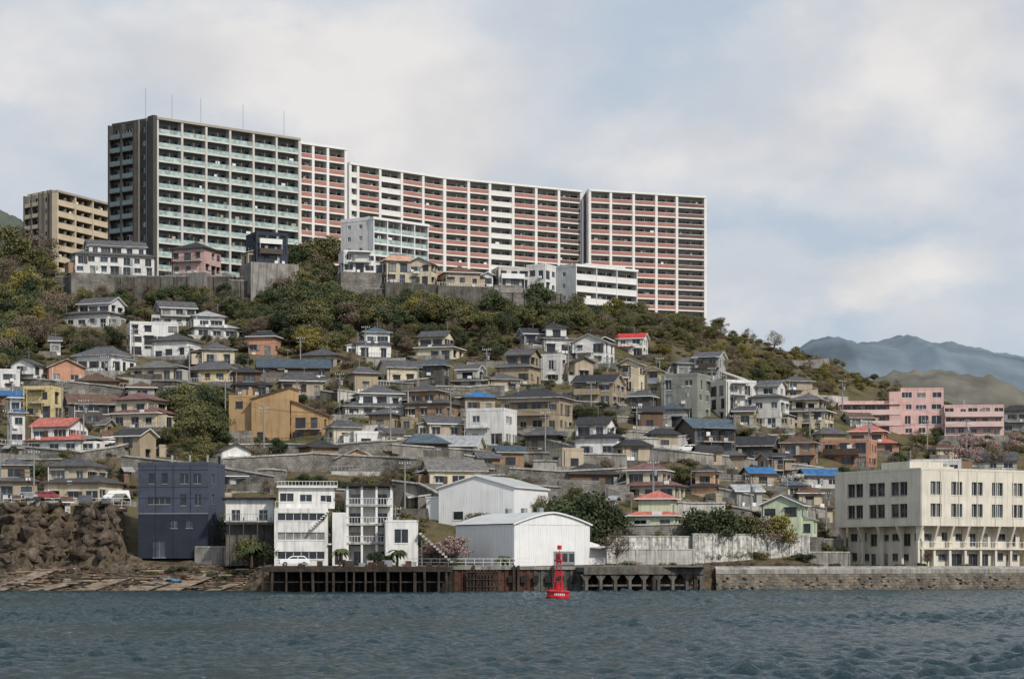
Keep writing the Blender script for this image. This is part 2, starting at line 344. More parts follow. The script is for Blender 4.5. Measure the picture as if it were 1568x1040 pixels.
Hs="""98 236 364 421 two W g 20|258 336 368 420 hip P d -20|372 440 356 404 flat N d 25|515 575 384 418 flat W w 15|573 645 388 434 hip C k 20|620 672 393 437 gablef C k -15|668 738 406 440 hip V b 15|736 758 416 440 gablef W k 0|752 812 409 442 flat A w 15|806 852 405 448 flat W d -30
93 190 452 503 two W g -20|228 302 458 500 gable A g 20|278 366 473 520 two W w 18|185 272 493 545 flat W w 15|228 305 511 552 two W g -15|295 362 524 558 hip C g 15|108 200 529 570 hip W g -22|376 430 506 545 hip S d -12|384 508 546 580 gable D t 8|530 602 498 548 two W t 15|195 282 550 582 hip C h -12|280 368 552 586 hip Y g -15|68 96 513 545 gable G g 10|105 182 573 602 hip O b 12
633 712 503 552 two C g -18|820 880 492 542 two W d 15|873 946 510 558 gablef W g -20|943 997 508 545 gable W R -15|755 832 532 590 two H g -20|828 868 542 588 flat W d -18|866 912 546 584 gablef V d 20|910 942 515 552 gablef N u 0|943 992 548 600 gablef C g -20|984 1024 560 628 gablef Y d -15|1018 1088 545 578 hip G g 18|1060 1117 536 582 gable G g -22
573 646 549 592 gable C g 20|638 692 550 592 hip D t -18|688 752 555 598 two A g -18|528 582 562 602 hip H g 20|508 622 588 636 two W g 15|616 708 585 642 two O g -20 b|700 762 598 632 hip V u 12|763 882 592 662 hip H d -18 b|713 792 625 682 flat W g -20 b|876 968 635 702 two W d -18 b|873 962 570 622 gable H d -20|920 962 568 610 gable S b 15
1013 1092 572 642 flat E g -25|1088 1160 582 646 flat W w 25 b|1148 1216 580 656 two W g -25|1203 1286 600 662 two C g -22 b|1192 1248 574 612 hip V g 15|1030 1092 572 600 gable W t 15
165 272 597 656 two C m -22|34 152 636 696 two W r -18|0 42 603 682 two W u 20|84 182 600 652 gable D b 18|-10 30 565 602 flat W w 15|-5 40 596 625 gable O u 0
60 182 697 772 two C g -16|532 586 660 690 flat W w 15|606 690 665 700 hip D t 15|645 745 668 702 gable A w -10|638 748 700 748 gable C h 12|850 952 715 748 hip B d 15|953 1058 705 766 two C m -18|1053 1114 712 762 two K d -20 b|958 1052 750 816 two L r -14|1035 1132 638 698 gable D t 20|1108 1202 665 704 gable D d -15|1193 1262 666 716 hip O b -15|1258 1352 672 716 flat S r -20 b|1298 1392 647 696 two S r -16 b|1222 1290 716 748 gable A u 12|1162 1248 756 822 gablef L g -18|1213 1280 745 800 two C b 10|1113 1172 740 776 gable G w 15
1100 1150 690 722 two H g -12|1135 1190 715 745 gable V u 14|1190 1235 735 765 hip C t 12|1060 1110 680 712 gable V d 10|1480 1570 690 722 gable A g -10|1385 1484 703 726 flat W w -12|1535 1585 620 664 hip G d -15|1425 1470 680 705 hip C b 12|720 770 690 722 gable O g 14|560 615 625 660 hip H g -18|640 712 635 672 gable V g 16|800 868 655 692 hip D g -14|968 1020 620 660 gable B d 12|60 110 640 670 hip A g 12|-20 60 700 765 two V g 14|186 240 590 612 hip G b 12
1290 1340 630 655 gable A b 14|580 660 600 630 gable B d -12|455 530 532 566 hip V g -14|735 800 570 600 hip V g 18|960 1010 598 640 hip D g -20|1245 1300 655 690 hip H g 14|790 850 500 530 gable G d 14|1000 1060 618 655 two G t -12|340 400 724 752 hip A g 10|940 1000 672 706 hip V d 14|1120 1165 620 652 gable H g -14"""
for row in Hs.replace('\n','|').split('|'):
    a=row.split(); house(float(a[0]),float(a[1]),float(a[2]),float(a[3]),a[4],a[5],a[6],float(a[7]) if len(a)>7 else None,a[8] if len(a)>8 else '')
def overlap(u0,u1,v0,v1,fr=.25):
    A=(u1-u0)*(v1-v0)
    for a,b,c,d in BB:
        w=min(u1,b)-max(u0,a); h=min(v1,d)-max(v0,c)
        if w>0 and h>0 and (w*h>fr*A or (v1>d and w*h>fr*.7*(b-a)*(d-c))): return True
    return False
BIG=[(345,500,598,682),(203,335,700,850),(350,600,715,865),(645,930,715,865),(1275,1600,700,866),(1285,1540,590,670),(515,660,330,400),(850,980,400,475)]
GAPS=[(250,345,560,690),(0,60,500,560),(380,470,690,725),(560,640,700,760),(1000,1300,480,560)]
BB+=BIG+GAPS
cnt=0
for _ in range(6000):
    if cnt>60: break
    w=U(52,95); h=U(33,56); u=U(-10,1270-w); v=U(580,752)+max(0,(u-900)*.08)
    if overlap(u,u+w,v-h,v,.27) or hit(u+w/2,v) is None: continue
    house(u,u+w,v-h,v,random.choice(['hip','gable','two','hip','flat','gablef','two']),random.choice('CAVHOYCDHVWWKOBS'),random.choice('ggggddhtbdm')); cnt+=1
cnt2=0
for _ in range(3000):
    if cnt2>38: break
    u=U(-10,1240); v=U(590,790); w=U(16,30); h=U(13,20)
    if overlap(u,u+w,v-h,v,.15) or hit(u+w/2,v) is None: continue
    house(u,u+w,v-h,v,random.choice(['gable','flat','gable']),random.choice('AVHOGDDB'),random.choice('gwdhbw'),name='garden_shed',plain=True); cnt2+=1
for g in GAPS: BB.remove(g)
print('fill',cnt,cnt2)

# ------------------------------------------------------------- apartment towers
def norm2(x,y):
    l=math.hypot(x,y); return (x/l,y/l),l
def tower(name,c0,c1,k,zb,fh,bays,pm,wm,back,corem,pier=None,side='plain',dep=1.7,glassp=False,piers=.55,slabm=None,topm=None,nf=None):
    u0,d0=c0;u1,d1=c1; x0=(u0-CU)*d0/F; x1=(u1-CU)*d1/F; zt=k-zb
    (dx,dy),L=norm2(x1-x0,d1-d0); n=(dy,-dx)
    B=Bld(name,(x0,d0,zb)); fr=((0,0),(dx,dy),n)
    bx,by=back; pier=pier or white; slabm=slabm or white
    cfr=((-n[0]*dep,-n[1]*dep),(dx,dy),n)
    nfl=nf or int(zt/fh); tw=sum(b[0] for b in bays); ops=[]; xs=[0]
    for b in bays: xs.append(xs[-1]+L*b[0]/tw)
    z00=zt-nfl*fh-.5
    for f in range(nfl):
        z=z00+f*fh
        for i,b in enumerate(bays):
            a0,a1=xs[i],xs[i+1]; w=a1-a0
            if w<2.2: ops.append((a0+.4,a1-.4,z+.9,z+2.2)); continue
            m=(a0+a1)/2; ops.append((a0+.5,m-.25,z+.15,z+2.35)); ops.append((m+.25,a1-.5,z+.15,z+2.35))
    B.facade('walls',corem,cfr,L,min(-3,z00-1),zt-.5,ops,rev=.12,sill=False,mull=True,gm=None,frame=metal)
    A=(0-n[0]*dep,0-n[1]*dep); Bc=(A[0]+dx*L,A[1]+dy*L); C=(Bc[0]+bx,Bc[1]+by); E=(A[0]+bx,A[1]+by)
    def wallf(p,q,ops=[],m=wm):
        (ex,ey),l=norm2(q[0]-p[0],q[1]-p[1]); f_=((p[0],p[1]),(ex,ey),(ey,-ex))
        B.facade('side_walls',m,f_,l,min(-3,z00-1),zt-.5,ops,sill=False); return f_,l
    wallf(Bc,C); wallf(C,E)
    o=[]; l=math.hypot(bx,by)
    for f in range(nfl):
        z=z00+f*fh
        if side=='plain': 
            for q in (.3,.7): o.append((l*q-.5,l*q+.5,z+.9,z+2))
        else: o.append((l*.08,l*.55,z+.15,z+2.4)); o.append((l*.72,l*.82,z+.8,z+2.1))
    sf,sl=wallf(E,A,o)
    if side=='balc':
        for f in range(nfl):
            z=z00+f*fh
            B.fbox('side_balconies',conc_d,sf,0,sl*.6,.01,1.3,z-.25,z); B.fbox('side_balconies',M('side_glass',(.12,.17,.18),.2,.2,1,spec=.5) if glassp else pm[0],sf,.05,sl*.6,1.22,1.3,z+.002,z+1.05)
        for q in (0,.3,.6): B.fbox('side_piers',corem if not glassp else wm,sf,sl*q-.01,sl*q+.45,.011,1.42,-3,zt-.3)
        for q in (.66,.86,.97): B.fbox('side_piers',corem if not glassp else coregr,sf,sl*q-.2,sl*q+.15,.011,.5,-3,zt+.3)
    tm=topm or white
    B.poly('roof',conc,[(A[0],A[1],zt-.5),(Bc[0],Bc[1],zt-.5),(C[0],C[1],zt-.5),(E[0],E[1],zt-.5)])
    B.fbox('roof_slab',tm,fr,-.3,L+.3,-dep-.02,.35,zt-.5,zt+.1)
    B.fbox('roof_parapet',wm,sf,0,sl,-.25,.06,zt-.49,zt+.35)
    for f in range(nfl):
        z=z00+f*fh
        B.fbox('floor_slabs',slabm,fr,0,L,-dep,-.01,z-.28,z)
        for i,b in enumerate(bays):
            a0,a1=xs[i]+.02,xs[i+1]-.02; m=pm[b[1](f) if callable(b[1]) else b[1]]
            B.fbox('slab_edges',slabm,fr,a0,a1,-.01,.06,z-.36,z+.04)
            B.fbox('balcony_parapets',m,fr,a0,a1,-.12,.02,z+.041,z+1.12)
            mid=(a0+a1)/2
            if a1-a0>4: B.fbox('balcony_dividers',coreb,fr,mid-.04,mid+.04,-dep+.01,-.13,z+.01,z+2.2)
            if not glassp: B.fbox('handrails',slabm,fr,a0,a1,-.13,.04,z+1.121,z+1.22)
            else: 
                B.fbox('handrails',metal,fr,a0,a1,-.13,.04,z+1.121,z+1.18)
            if R()<.3: 
                q=U(a0+.5,a1-1.5); B.fbox('laundry',random.choice([white,gcurt,wall('V')]),fr,q,q+U(.6,1.4),-.6,-.55,z+1.2,z+1.9)
    for i,x in enumerate(xs):
        wd=piers
        B.fbox('piers',pier,fr,x-wd/2,x+wd/2,-dep,.16,-3,zt-.502)
    return B,fr,L,zt
salmon=M('salmon_tile',(.38,.175,.135),.7,.14,.4); pwhite=M('balcony_white',(.72,.70,.67),.7,.08,.4)
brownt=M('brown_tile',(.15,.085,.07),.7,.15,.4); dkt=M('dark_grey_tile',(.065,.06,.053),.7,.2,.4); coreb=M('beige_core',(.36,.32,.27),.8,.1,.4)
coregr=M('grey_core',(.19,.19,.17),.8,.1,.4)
pm=[salmon,pwhite,brownt,ggreen]
ztop=CH+111.6
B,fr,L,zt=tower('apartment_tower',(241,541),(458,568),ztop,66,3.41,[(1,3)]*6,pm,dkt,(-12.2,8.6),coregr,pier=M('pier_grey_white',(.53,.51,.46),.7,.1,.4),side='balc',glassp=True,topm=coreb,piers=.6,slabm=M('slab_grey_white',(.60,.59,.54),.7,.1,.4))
B.fbox('corner_pier',dkt,fr,-1.4,-.25,-2.5,.3,-3,zt+.4)
for q in (.0,.18,.38,.68,.98): B.fbox('lightning_rod',metal,fr,L*q,L*q+.08,-6,-5.92,zt,zt+U(7,8.5))
for q in (.25,.55,.8): B.fbox('rooftop_plant_room',coregr,fr,L*q,L*q+3.5,-9,-6,zt-.5,zt+1.3)
B.finish()
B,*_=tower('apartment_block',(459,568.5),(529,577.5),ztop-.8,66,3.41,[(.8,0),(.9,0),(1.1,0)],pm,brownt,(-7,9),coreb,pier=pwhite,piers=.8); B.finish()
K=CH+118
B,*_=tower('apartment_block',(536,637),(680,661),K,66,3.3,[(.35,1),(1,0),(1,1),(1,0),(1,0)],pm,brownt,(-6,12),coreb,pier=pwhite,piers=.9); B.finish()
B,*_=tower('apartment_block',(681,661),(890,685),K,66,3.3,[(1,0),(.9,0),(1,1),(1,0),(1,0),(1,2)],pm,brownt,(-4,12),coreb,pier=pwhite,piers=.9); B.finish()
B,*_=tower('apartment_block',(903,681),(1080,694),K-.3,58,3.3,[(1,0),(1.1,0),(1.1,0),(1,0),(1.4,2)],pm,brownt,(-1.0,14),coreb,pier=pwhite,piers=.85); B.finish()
beige=M('beige_tile',(.56,.47,.34),.8,.12,.4)
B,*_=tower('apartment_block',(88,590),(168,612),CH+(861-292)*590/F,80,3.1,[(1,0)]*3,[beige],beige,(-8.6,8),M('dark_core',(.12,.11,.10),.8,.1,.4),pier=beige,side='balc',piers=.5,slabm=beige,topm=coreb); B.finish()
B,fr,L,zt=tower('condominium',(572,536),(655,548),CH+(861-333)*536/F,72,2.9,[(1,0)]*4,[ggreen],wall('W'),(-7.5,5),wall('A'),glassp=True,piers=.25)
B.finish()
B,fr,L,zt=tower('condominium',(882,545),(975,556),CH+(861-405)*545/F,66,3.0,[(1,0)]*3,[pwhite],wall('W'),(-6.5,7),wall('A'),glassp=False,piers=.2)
B.fbox('roof_canopy',white,fr,3,L*.8,-4,.2,zt+.2,zt+.5); B.finish()

# ------------------------------------------------------------- particular buildings
x=(1410-CU)*340/F; B=Bld('cream_office_building',(x,340,3.3),math.radians(30)); cw=M('cream_render',(.68,.63,.53),.85,.12,.4,streak=.2)
Lr,Ll=23.5,21.5; zb,zt=6.5,15.3
frF=((0,0),(1,0),(0,-1)); frL=((0,Ll),(0,-1),(-1,0)); frR=((Lr,0),(0,1),(1,0)); frB=((Lr,Ll),(-1,0),(0,1))
def winrows(W,n,m0=1.6,ww=1.25):
    o=[]
    for i in range(n):
        c=m0+(W-2*m0)*(i+.5)/n
        for z in (zb+1.4,zb+4.9): o.append((c-ww,c-.06,z,z+2.15)); o.append((c+.06,c+ww,z,z+2.15))
    return o
B.facade('walls',cw,frF,Lr,zb,zt,winrows(Lr,5,1,1.15),rev=.3); B.facade('walls',cw,frL,Ll,zb,zt,winrows(Ll,3,2.5,2.0),rev=.3,gm=gdark,frame=metal)
B.facade('walls',cw,frR,Ll,zb,zt,[]); B.facade('walls',cw,frB,Lr,zb,zt,[])
for i in range(7): B.fbox('downpipe',cw,frF,.1+i*(Lr-.4)/6,.22+i*(Lr-.4)/6,.003,.12,zb,zt)
B.box('soffit',cw,.02,Lr-.02,.02,Ll-.02,zb-.01,zb+.2); B.parapet(0,Lr,0,Ll,zt,cw,.35)
B.block(2,Lr-1,1.8,Ll-1,0,zb-.02,cw,2,1,.3,wmax=2.4,frame=metal)
for i in range(8):
    a=.4+i*(Lr-.8)/7
    B.box('columns',cw,a-.22,a+.22,.9,1.35,0,zb-.02)
    B.poly('column_brackets',cw,[(a-.2,.9,zb-2.4),(a+.2,.9,zb-2.4),(a+.2,-.05,zb-.02),(a-.2,-.05,zb-.02)])
    for q in(-.2,.2): B.poly('column_brackets',cw,[(a+q,.9,zb-2.4),(a+q,-.05,zb-.02),(a+q,.9,zb-.02)])
for i in range(5):
    a=1+i*(Ll-2)/4
    B.box('columns',cw,.9,1.35,a-.22,a+.22,0,zb-.02)
    B.poly('column_brackets',cw,[(.9,a-.2,zb-2.4),(.9,a+.2,zb-2.4),(-.05,a+.2,zb-.02),(-.05,a-.2,zb-.02)])
    for q in(-.2,.2): B.poly('column_brackets',cw,[(.9,a+q,zb-2.4),(-.05,a+q,zb-.02),(.9,a+q,zb-.02)])
B.rail(frF,.5,Lr,-.7,3.0,1.0,white,.6); B.box('terrace_slab',cw,.6,Lr,.7,1.8,2.75,3.0)
B.box('penthouse',cw,2,9,5,12,zt,zt+1.6); B.box('penthouse',cw,9.5,13,7,11,zt,zt+1.0); B.box('antenna',metal,3,3.1,6,6.1,zt+1.6,zt+3.5)
B.finish()
x=(268-CU)*316/F; B=Bld('navy_modern_building',(x,316,4.6),math.radians(-8)); nm=M('navy_wall',(.026,.031,.047),.6,.2,.6); nl=M('navy_panel_light',(.066,.078,.108),.6,.2,.8)
fs=B.frames(-5.6,5.0,0,9)
B.facade('walls',nl,fs['f'][0],10.6,6.6,13.6,[(1.5,4.9,7.9,9),(6.4,7.3,7.7,9.4),(8.6,9.5,7.7,9.4),(1.6,2.5,10.9,12.5),(3.6,4.5,10.9,12.5),(6.4,7.6,10.9,12.4),(8.4,9.5,10.9,12.4)],frame=metal)
B.facade('walls',nm,fs['f'][0],10.6,0,6.6,[(4.9,6.0,4.4,5.6),(7.2,8.3,4.4,5.6),(2.2,4.2,.1,2.6)],gm=gmid,frame=metal)
for k in 'rbl': B.facade('walls',nl if k!='b' else nm,fs[k][0],fs[k][1],0,13.6,[(2,3.2,z,z+1.4) for z in(2,5,8,11)] if k!='b' else [],gm=gmid,frame=metal)
B.fbox('floor_band',metal,fs['f'][0],0,10.6,.002,.06,6.5,6.62)
for q in (2.6,5.3,7.9): B.fbox('panel_joint',nm,fs['f'][0],q,q+.08,.002,.04,0,13.6)
for q in (8.8,10.4,12.9): B.fbox('panel_joint',nm,fs['f'][0],0,10.6,.003,.03,q,q+.06)
B.parapet(-5.6,5.0,0,9,13.6,nl,.5)
for a in (0,.45,.9): B.box('roof_post',conc_l,-1.2+a*6,-.95+a*6,2,2.25,13.6,15.2)
B.rail(fs['r'][0],.2,4,.0,13.6,1.1,metal); B.finish()
x=(420-CU)*306/F; B=Bld('white_waterfront_building',(x,306,3.5),math.radians(6)); wm=M('waterfront_white_paint',(.73,.72,.69),.85,.15,.6,streak=.3)
B.block(0,7.6,0,8,0,8.2,wm,3,1,.1,strip=True)
B.block(.6,8.6,2.5,10,8.203,11.2,wm,1,1,.1,wmax=2.3); B.box('roof_slab',white,0.3,9,2,10.3,11.2,11.45)
B.block(8.2,10.2,-.6,7,0,7.6,wm,2,.4,.1)
f=((10.2,1.5),(1,0),(0,-1))
B.block(10.2,17,3,9,0,11,wm,4,1,.8,frame=metal)
for z in (3.3,6.0,8.7): B.fbox('balcony_slabs',conc_l,f,0,6.6,-1.48,.6,z-.2,z); B.rail(f,0,6.6,.55,z,1.0,white,.4)
for a in (0.05,2.1,4.2,6.3): B.fbox('concrete_columns',white,f,a,a+.3,.2,.5,0,11.4)
B.fbox('roof_slab',roofm('d'),f,-.5,7.2,-6,1,11.4,11.65)
B.rail(((0,0),(1,0),(0,-1)),0.2,7.4,-.1,8.2,1,white,.5); B.rail(((0,0),(1,0),(0,-1)),.5,9,-2.2,11.45,.7,white,.5)
B.box('exterior_stairs',white,7.62,8.15,-.4,.4,3,3.2)
for i in range(9): B.box('exterior_stairs',white,5+i*.3,5.35+i*.3,-1.1,-.05,.3*i+5.2,.3*i+5.35)
B.block(-7,-.1,6,12,6,9.6,wm,1,1,.5); B.box('rear_roof',roofm('d'),-7.6,0.2,5.3,12.4,9.65,9.9); B.box('rear_wing_base',conc_d,-7,-.1,6.2,12,0,5.98)
for a in (-6.5,-4.5,-2.5,-.6): B.box('veranda_posts',brownf,a,a+.15,4.6,4.75,0,7)
B.box('veranda',conc_l,-7.2,0,4.5,6,6.3,6.5); B.rail(((-7.2,4.5),(1,0),(0,-1)),0,7.1,-.05,6.5,1,metal,.4)
B.finish()
x=(612-CU)*305/F; B=Bld('white_annex',(x,305,3.5),.1); B.block(-2,2.6,0,5,0,6.2,wm,2,.9,.5); B.parapet(-2,2.6,0,5,6.2,wm,.3)
for i in range(12): B.box('stair_flight',conc_l,2.7+i*.4,3.1+i*.4,-1,.3,4.4-i*.36,4.7-i*.36)
B.box('stair_support',conc_d,3,3.2,-.6,-.2,0,4); B.finish()
wr=M('white_cladding',(.76,.76,.75),.6,.06,.5,streak=.10)
x=(722-CU)*330/F; B=Bld('white_warehouse',(x,330,9.8),math.radians(-24))
B.block(-5.6,7.2,0,13,-5,5.6,wr,1,0,0); zt=B.gable(-5.6,7.2,0,13,5.6,M('pale_metal_roof',(.40,.41,.41),.5,.12,.5),wr,False,.3,.28,fascia=white)
for q in range(32): B.box('cladding_ribs',wr,-5.5+q*.4,-5.46+q*.4,-.03,-.002,-5,5.5)
B.box('windows_frame',white,-3.2,-1.2,-.06,-.035,.6,2.2); B.box('window',gdark,-3.0,-1.4,-.09,-.065,.8,2.0); B.box('door',gcurt,1,3.2,-.06,-.035,-1.5,1.2)
B.box('chimney_block',wr,-8.2,-5.65,1,5,-5,4.2); B.box('roof_edge',white,-8.3,-5.6,.9,5.1,4.2,4.4)
B.finish()
x=(846-CU)*309/F; B=Bld('white_boat_shed',(x,309,3.4),math.radians(35))
B.block(-6.7,6.7,0,15,0,6.0,wr,1,0,0)
for q in range(33): B.box('cladding_ribs',wr,-6.6+q*.41,-6.56+q*.41,-.03,-.002,0,6)
for q in range(36): B.box('cladding_ribs',wr,-6.73,-6.702,.2+q*.41,.24+q*.41,0,6)
rr=M('shed_roof_metal',(.50,.51,.50),.5,.15,.6)
n=16; prof=[(-7.0+14.0*i/n, 6.0+1.75*(1-abs((i/n-.5)*2)**1.45)) for i in range(n+1)]
for i in range(n):
    (a,za),(b,zb_)=prof[i],prof[i+1]
    B.poly('arched_roof',rr,[(a,-.3,za+.12),(b,-.3,zb_+.12),(b,15.3,zb_+.12),(a,15.3,za+.12)])
    B.poly('roof_edge',white,[(a,-.3,za-.1),(b,-.3,zb_-.1),(b,-.3,zb_+.12),(a,-.3,za+.12)])
    B.poly('gable_wall',wr,[(a,0,5.9),(b,0,5.9),(b,0,zb_),(a,0,za)])
    B.poly('gable_wall',wr,[(b,15,5.9),(a,15,5.9),(a,15,za),(b,15,zb_)])
for q in (3,7,11): 
    B.box('roof_vent',metal,-.35,.35,q-.35,q+.35,7.8,8.5)
B.box('sliding_door',metal,.2,3.9,-.12,-.04,.3,2.2)
for q in (.5,1.7,2.9): B.box('door_glass',gdark,q,q+.85,-.15,-.125,.7,1.9)
B.poly('annex',wr,[(6.71,0,0),(9.6,0,0),(9.6,0,2.9),(6.71,0,3.6)]); B.box('annex',wr,6.71,9.6,.01,6,0,2.85)
B.box('annex_canopy',conc_l,6.7,10,-1.5,-.01,2.6,2.8); B.finish()
d=hit(420,680); x,z=XZ(420,680,d); B=Bld('tan_stepped_building',(x,d,z),math.radians(-10)); tm=wall('T'); s=d/F
B.block(-75*s,-36*s,1,7,0,8.6,tm,3,.8,.3,frame=brownf,wmax=1.6); B.parapet(-75*s,-36*s,1,7,8.6,tm,.3)
B.block(-35*s,24*s,-.5,6,-.0,8.0,tm,3,.55,.4,frame=brownf,wmax=1.6); B.shed(-35*s,24*s,-.5,6,8.0,roofm('b'),tm,1.9,'r')
B.block(25*s,76*s,.6,7,0,5.2,tm,2,.95,.5,frame=brownf,wmax=2.2); B.shed(25*s,76*s,.6,7,5.2,roofm('b'),tm,2.4,'l')
B.balcony(((25*s,.6),(1,0),(0,-1)),1,5.5,2.7,1.2,1,brownf)
for a in (-60,-50): B.box('chimney',tm,a*s,a*s+.7,3,3.7,8.6,10)
B.box('terrace_wall',stone,-80*s,80*s,-2.2,6,-6,-.03); B.rail(((-80*s,0),(1,0),(0,-1)),0,160*s,2.0,-.03,1,dark,.6); B.finish()
d=hit(1410,668); x,z=XZ(1410,668,d); s=d/F; B=Bld('pink_apartment_building',(x,d,z),math.radians(-6)); pk=wall('P')
B.block(-125*s,-30*s,0,9,0,52*s,pk,3,1,.5,frame=white,wmax=2.6); B.block(-29.9*s,35*s,1,9,0,72*s,pk,4,1,.3,wmax=2.4); B.block(35.1*s,125*s,0,9,0,45*s,pk,3,1,.6,wmax=2.4)
B.parapet(-125*s,-30*s,0,9,52*s,pk,.4);B.parapet(-29.9*s,35*s,1,9,72*s,pk,.4);B.parapet(35.1*s,125*s,0,9,45*s,pk,.4)
pp=M('pink_panel',(.66,.49,.46),.7,.1,.5)
for z in (17*s,34*s): 
    B.balcony(((-122*s,0),(1,0),(0,-1)),0,90*s,z,1.3,0,pp,roof=pp if z>30*s else None,h=2.2)
for z in (15*s,30*s): B.balcony(((36*s,0),(1,0),(0,-1)),0,88*s,z,1.3,0,pp)
for q in range(6): B.box('rooftop_vents',metal,(-110+q*35)*s,(-106+q*35)*s,3,4.2,52.5*s if q<3 else 46*s,57*s)
B.box('stairs_tower',pk,-48*s,-31*s,-1.2,2,0,68*s)
B.box('terrace_wall',conc,-130*s,130*s,-2,8,-6,-.03); B.finish()

# ------------------------------------------------------------- retaining walls, stairs, fences
def rwall(pts,h,mat,name='retaining_wall',top=True):
    P=[]
    for (ua,va),(ub,vb_) in zip(pts[:-1],pts[1:]):
        n=max(1,int(abs(ub-ua)/25))
        for i in range(n): P.append((ua+(ub-ua)*i/n,va+(vb_-va)*i/n))
    P.append(pts[-1]); Q=[]
    for u,v in P:
        d=hit(u,v)
        if d is None: continue
        x,z=XZ(u,v,d); Q.append((x,d,z))
    if len(Q)<2: return
    B=Bld(name)
    for i in range(len(Q)):
        a=Q[max(0,i-1)];b=Q[min(len(Q)-1,i+1)]; Q[i]=(Q[i][0],(a[1]+Q[i][1]+b[1])/3,Q[i][2])
    for a,b in zip(Q[:-1],Q[1:]):
        (dx,dy),L=norm2(b[0]-a[0],b[1]-a[1]); n=(dy,-dx)
        za,zb_=a[2]+h,b[2]+h
        V,Fc,_=B.part('wall',mat); k=len(V)
        for px,py,z0,z1 in ((a[0],a[1],a[2]-2,za),(b[0],b[1],b[2]-2,zb_)):
            V+= [(px+n[0]*.25,py+n[1]*.25,z0),(px-n[0]*.1,py-n[1]*.1,z1),(px-n[0]*3,py-n[1]*3,z1+.02)]
        Fc+=[(k,k+3,k+4,k+1),(k+1,k+4,k+5,k+2)]
        if top:
            V,Fc,_=B.part('coping',conc_l); k=len(V)
            for px,py,z1 in ((a[0],a[1],za),(b[0],b[1],zb_)):
                V+=[(px+n[0]*.08,py+n[1]*.08,z1-.05),(px+n[0]*.08,py+n[1]*.08,z1+.2),(px-n[0]*.4,py-n[1]*.4,z1+.2)]
            Fc+=[(k,k+3,k+4,k+1),(k+1,k+4,k+5,k+2)]
    B.finish()
rwall([(340,730),(480,722),(640,730)],3.0,stone); rwall([(600,700),(760,712),(960,716)],2.2,conc); rwall([(780,745),(860,750),(960,745)],3.0,stone)
rwall([(0,592),(110,600),(190,610)],2,stone); rwall([(350,700),(520,700),(640,690)],2.2,stone)
rwall([(185,728),(300,740),(420,760)],3.2,stone); rwall([(950,700),(1100,716),(1260,735)],2.2,conc); rwall([(600,770),(640,775),(690,800)],3.5,conc_d)
rwall([(1050,560),(1150,600)],1.6,conc_l); rwall([(0,700),(120,712),(200,700)],2.2,stone); rwall([(1100,770),(1200,790),(1265,800)],2.4,conc)
rwall([(930,840),(1000,838),(1110,836)],3.4,stone); rwall([(700,655),(900,705)],1.8,conc); rwall([(540,462),(700,467),(800,473)],2.4,conc_d)
rwall([(640,790),(780,770),(860,775)],3.0,stone); rwall([(1120,800),(1240,825)],2.6,stone)
# long wall carrying the hill-top street below the towers
B=Bld('hilltop_retaining_wall')
for u0,u1,d0,d1,vt in ((85,350,521,520,424),(350,450,520,524,430),(560,860,519,528,444)):
    xa,xb=(u0-CU)*d0/F,(u1-CU)*d1/F; (dx,dy),L=norm2(xb-xa,d1-d0); zt_=CH+(HOR-vt)*520/F
    B.fbox('wall',conc_d if u0<500 else stone,((xa,d0),(dx,dy),(dy,-dx)),0,L,-3,0,60,zt_); B.fbox('coping',conc,((xa,d0),(dx,dy),(dy,-dx)),0,L,-.4,.1,zt_,zt_+.25)
    B.rail(((xa,d0),(dx,dy),(dy,-dx)),0,L,-.1,zt_+.25,.9,metal,1.0)
    k=int(L/3)
    for i in range(k+1): B.fbox('buttress',conc_d,((xa,d0),(dx,dy),(dy,-dx)),i*L/k-.2,i*L/k+.2,.002,.35,60,zt_-.02)
B.finish()
for _ in range(70):
    u=U(-20,1250); v=U(560,800); L=U(40,120); dv=U(-6,8)
    if (u>1130 and v>760) or (u<230 and v>745): continue
    rwall([(u,v),(u+L/2,v+dv*.5+U(-2,2)),(u+L,v+dv)],U(1.2,2.8),random.choice([stone,stone,conc,conc_d,conc_l]),top=R()<.5)
def fence(u0,u1,d0,d1,h=1.1,mat=white,name='quay_railing',z=None,dz=0):
    x0=(u0-CU)*d0/F; x1=(u1-CU)*d1/F; (dx,dy),L=norm2(x1-x0,d1-d0); z=z if z is not None else float(T((x0+x1)/2,(d0+d1)/2))
    B=Bld(name,(x0,d0,z+dz)); B.rail(((0,0),(dx,dy),(dy,-dx)),0,L,0,0,h,mat,1.2); B.fbox('railing',mat,((0,0),(dx,dy),(dy,-dx)),0,L,-.02,.02,h*.5,h*.5+.05); B.finish()
fence(700,820,301.2,301.2,z=3.45); fence(925,1075,302,308,z=3.45,mat=metal); fence(5,200,319,318,z=12.4); fence(620,700,301.2,301.2,z=3.45,mat=metal)
for i in range(5):
    u=1085+i*28; v=500+i*5; d=hit(u+14,v+9) or 560; fence(u,u+28,d,d,1.2,metal,'guard_rail')
B=Bld('hillside_stairs')
for i in range(60):
    t=i/59; u=368+62*t; v=478-62*t; d=hit(u,v)
    if d is None or d>519: continue
    x=(u-CU)*d/F; z=float(T(x,d)); B.box('steps',conc_l,x-.25,x+.35,d-.9,d+.9,z-1,z+.35)
    if i%4==0: B.box('handrail_posts',metal,x,x+.06,d-.9,d-.84,z+.35,z+1.4)
B.finish()
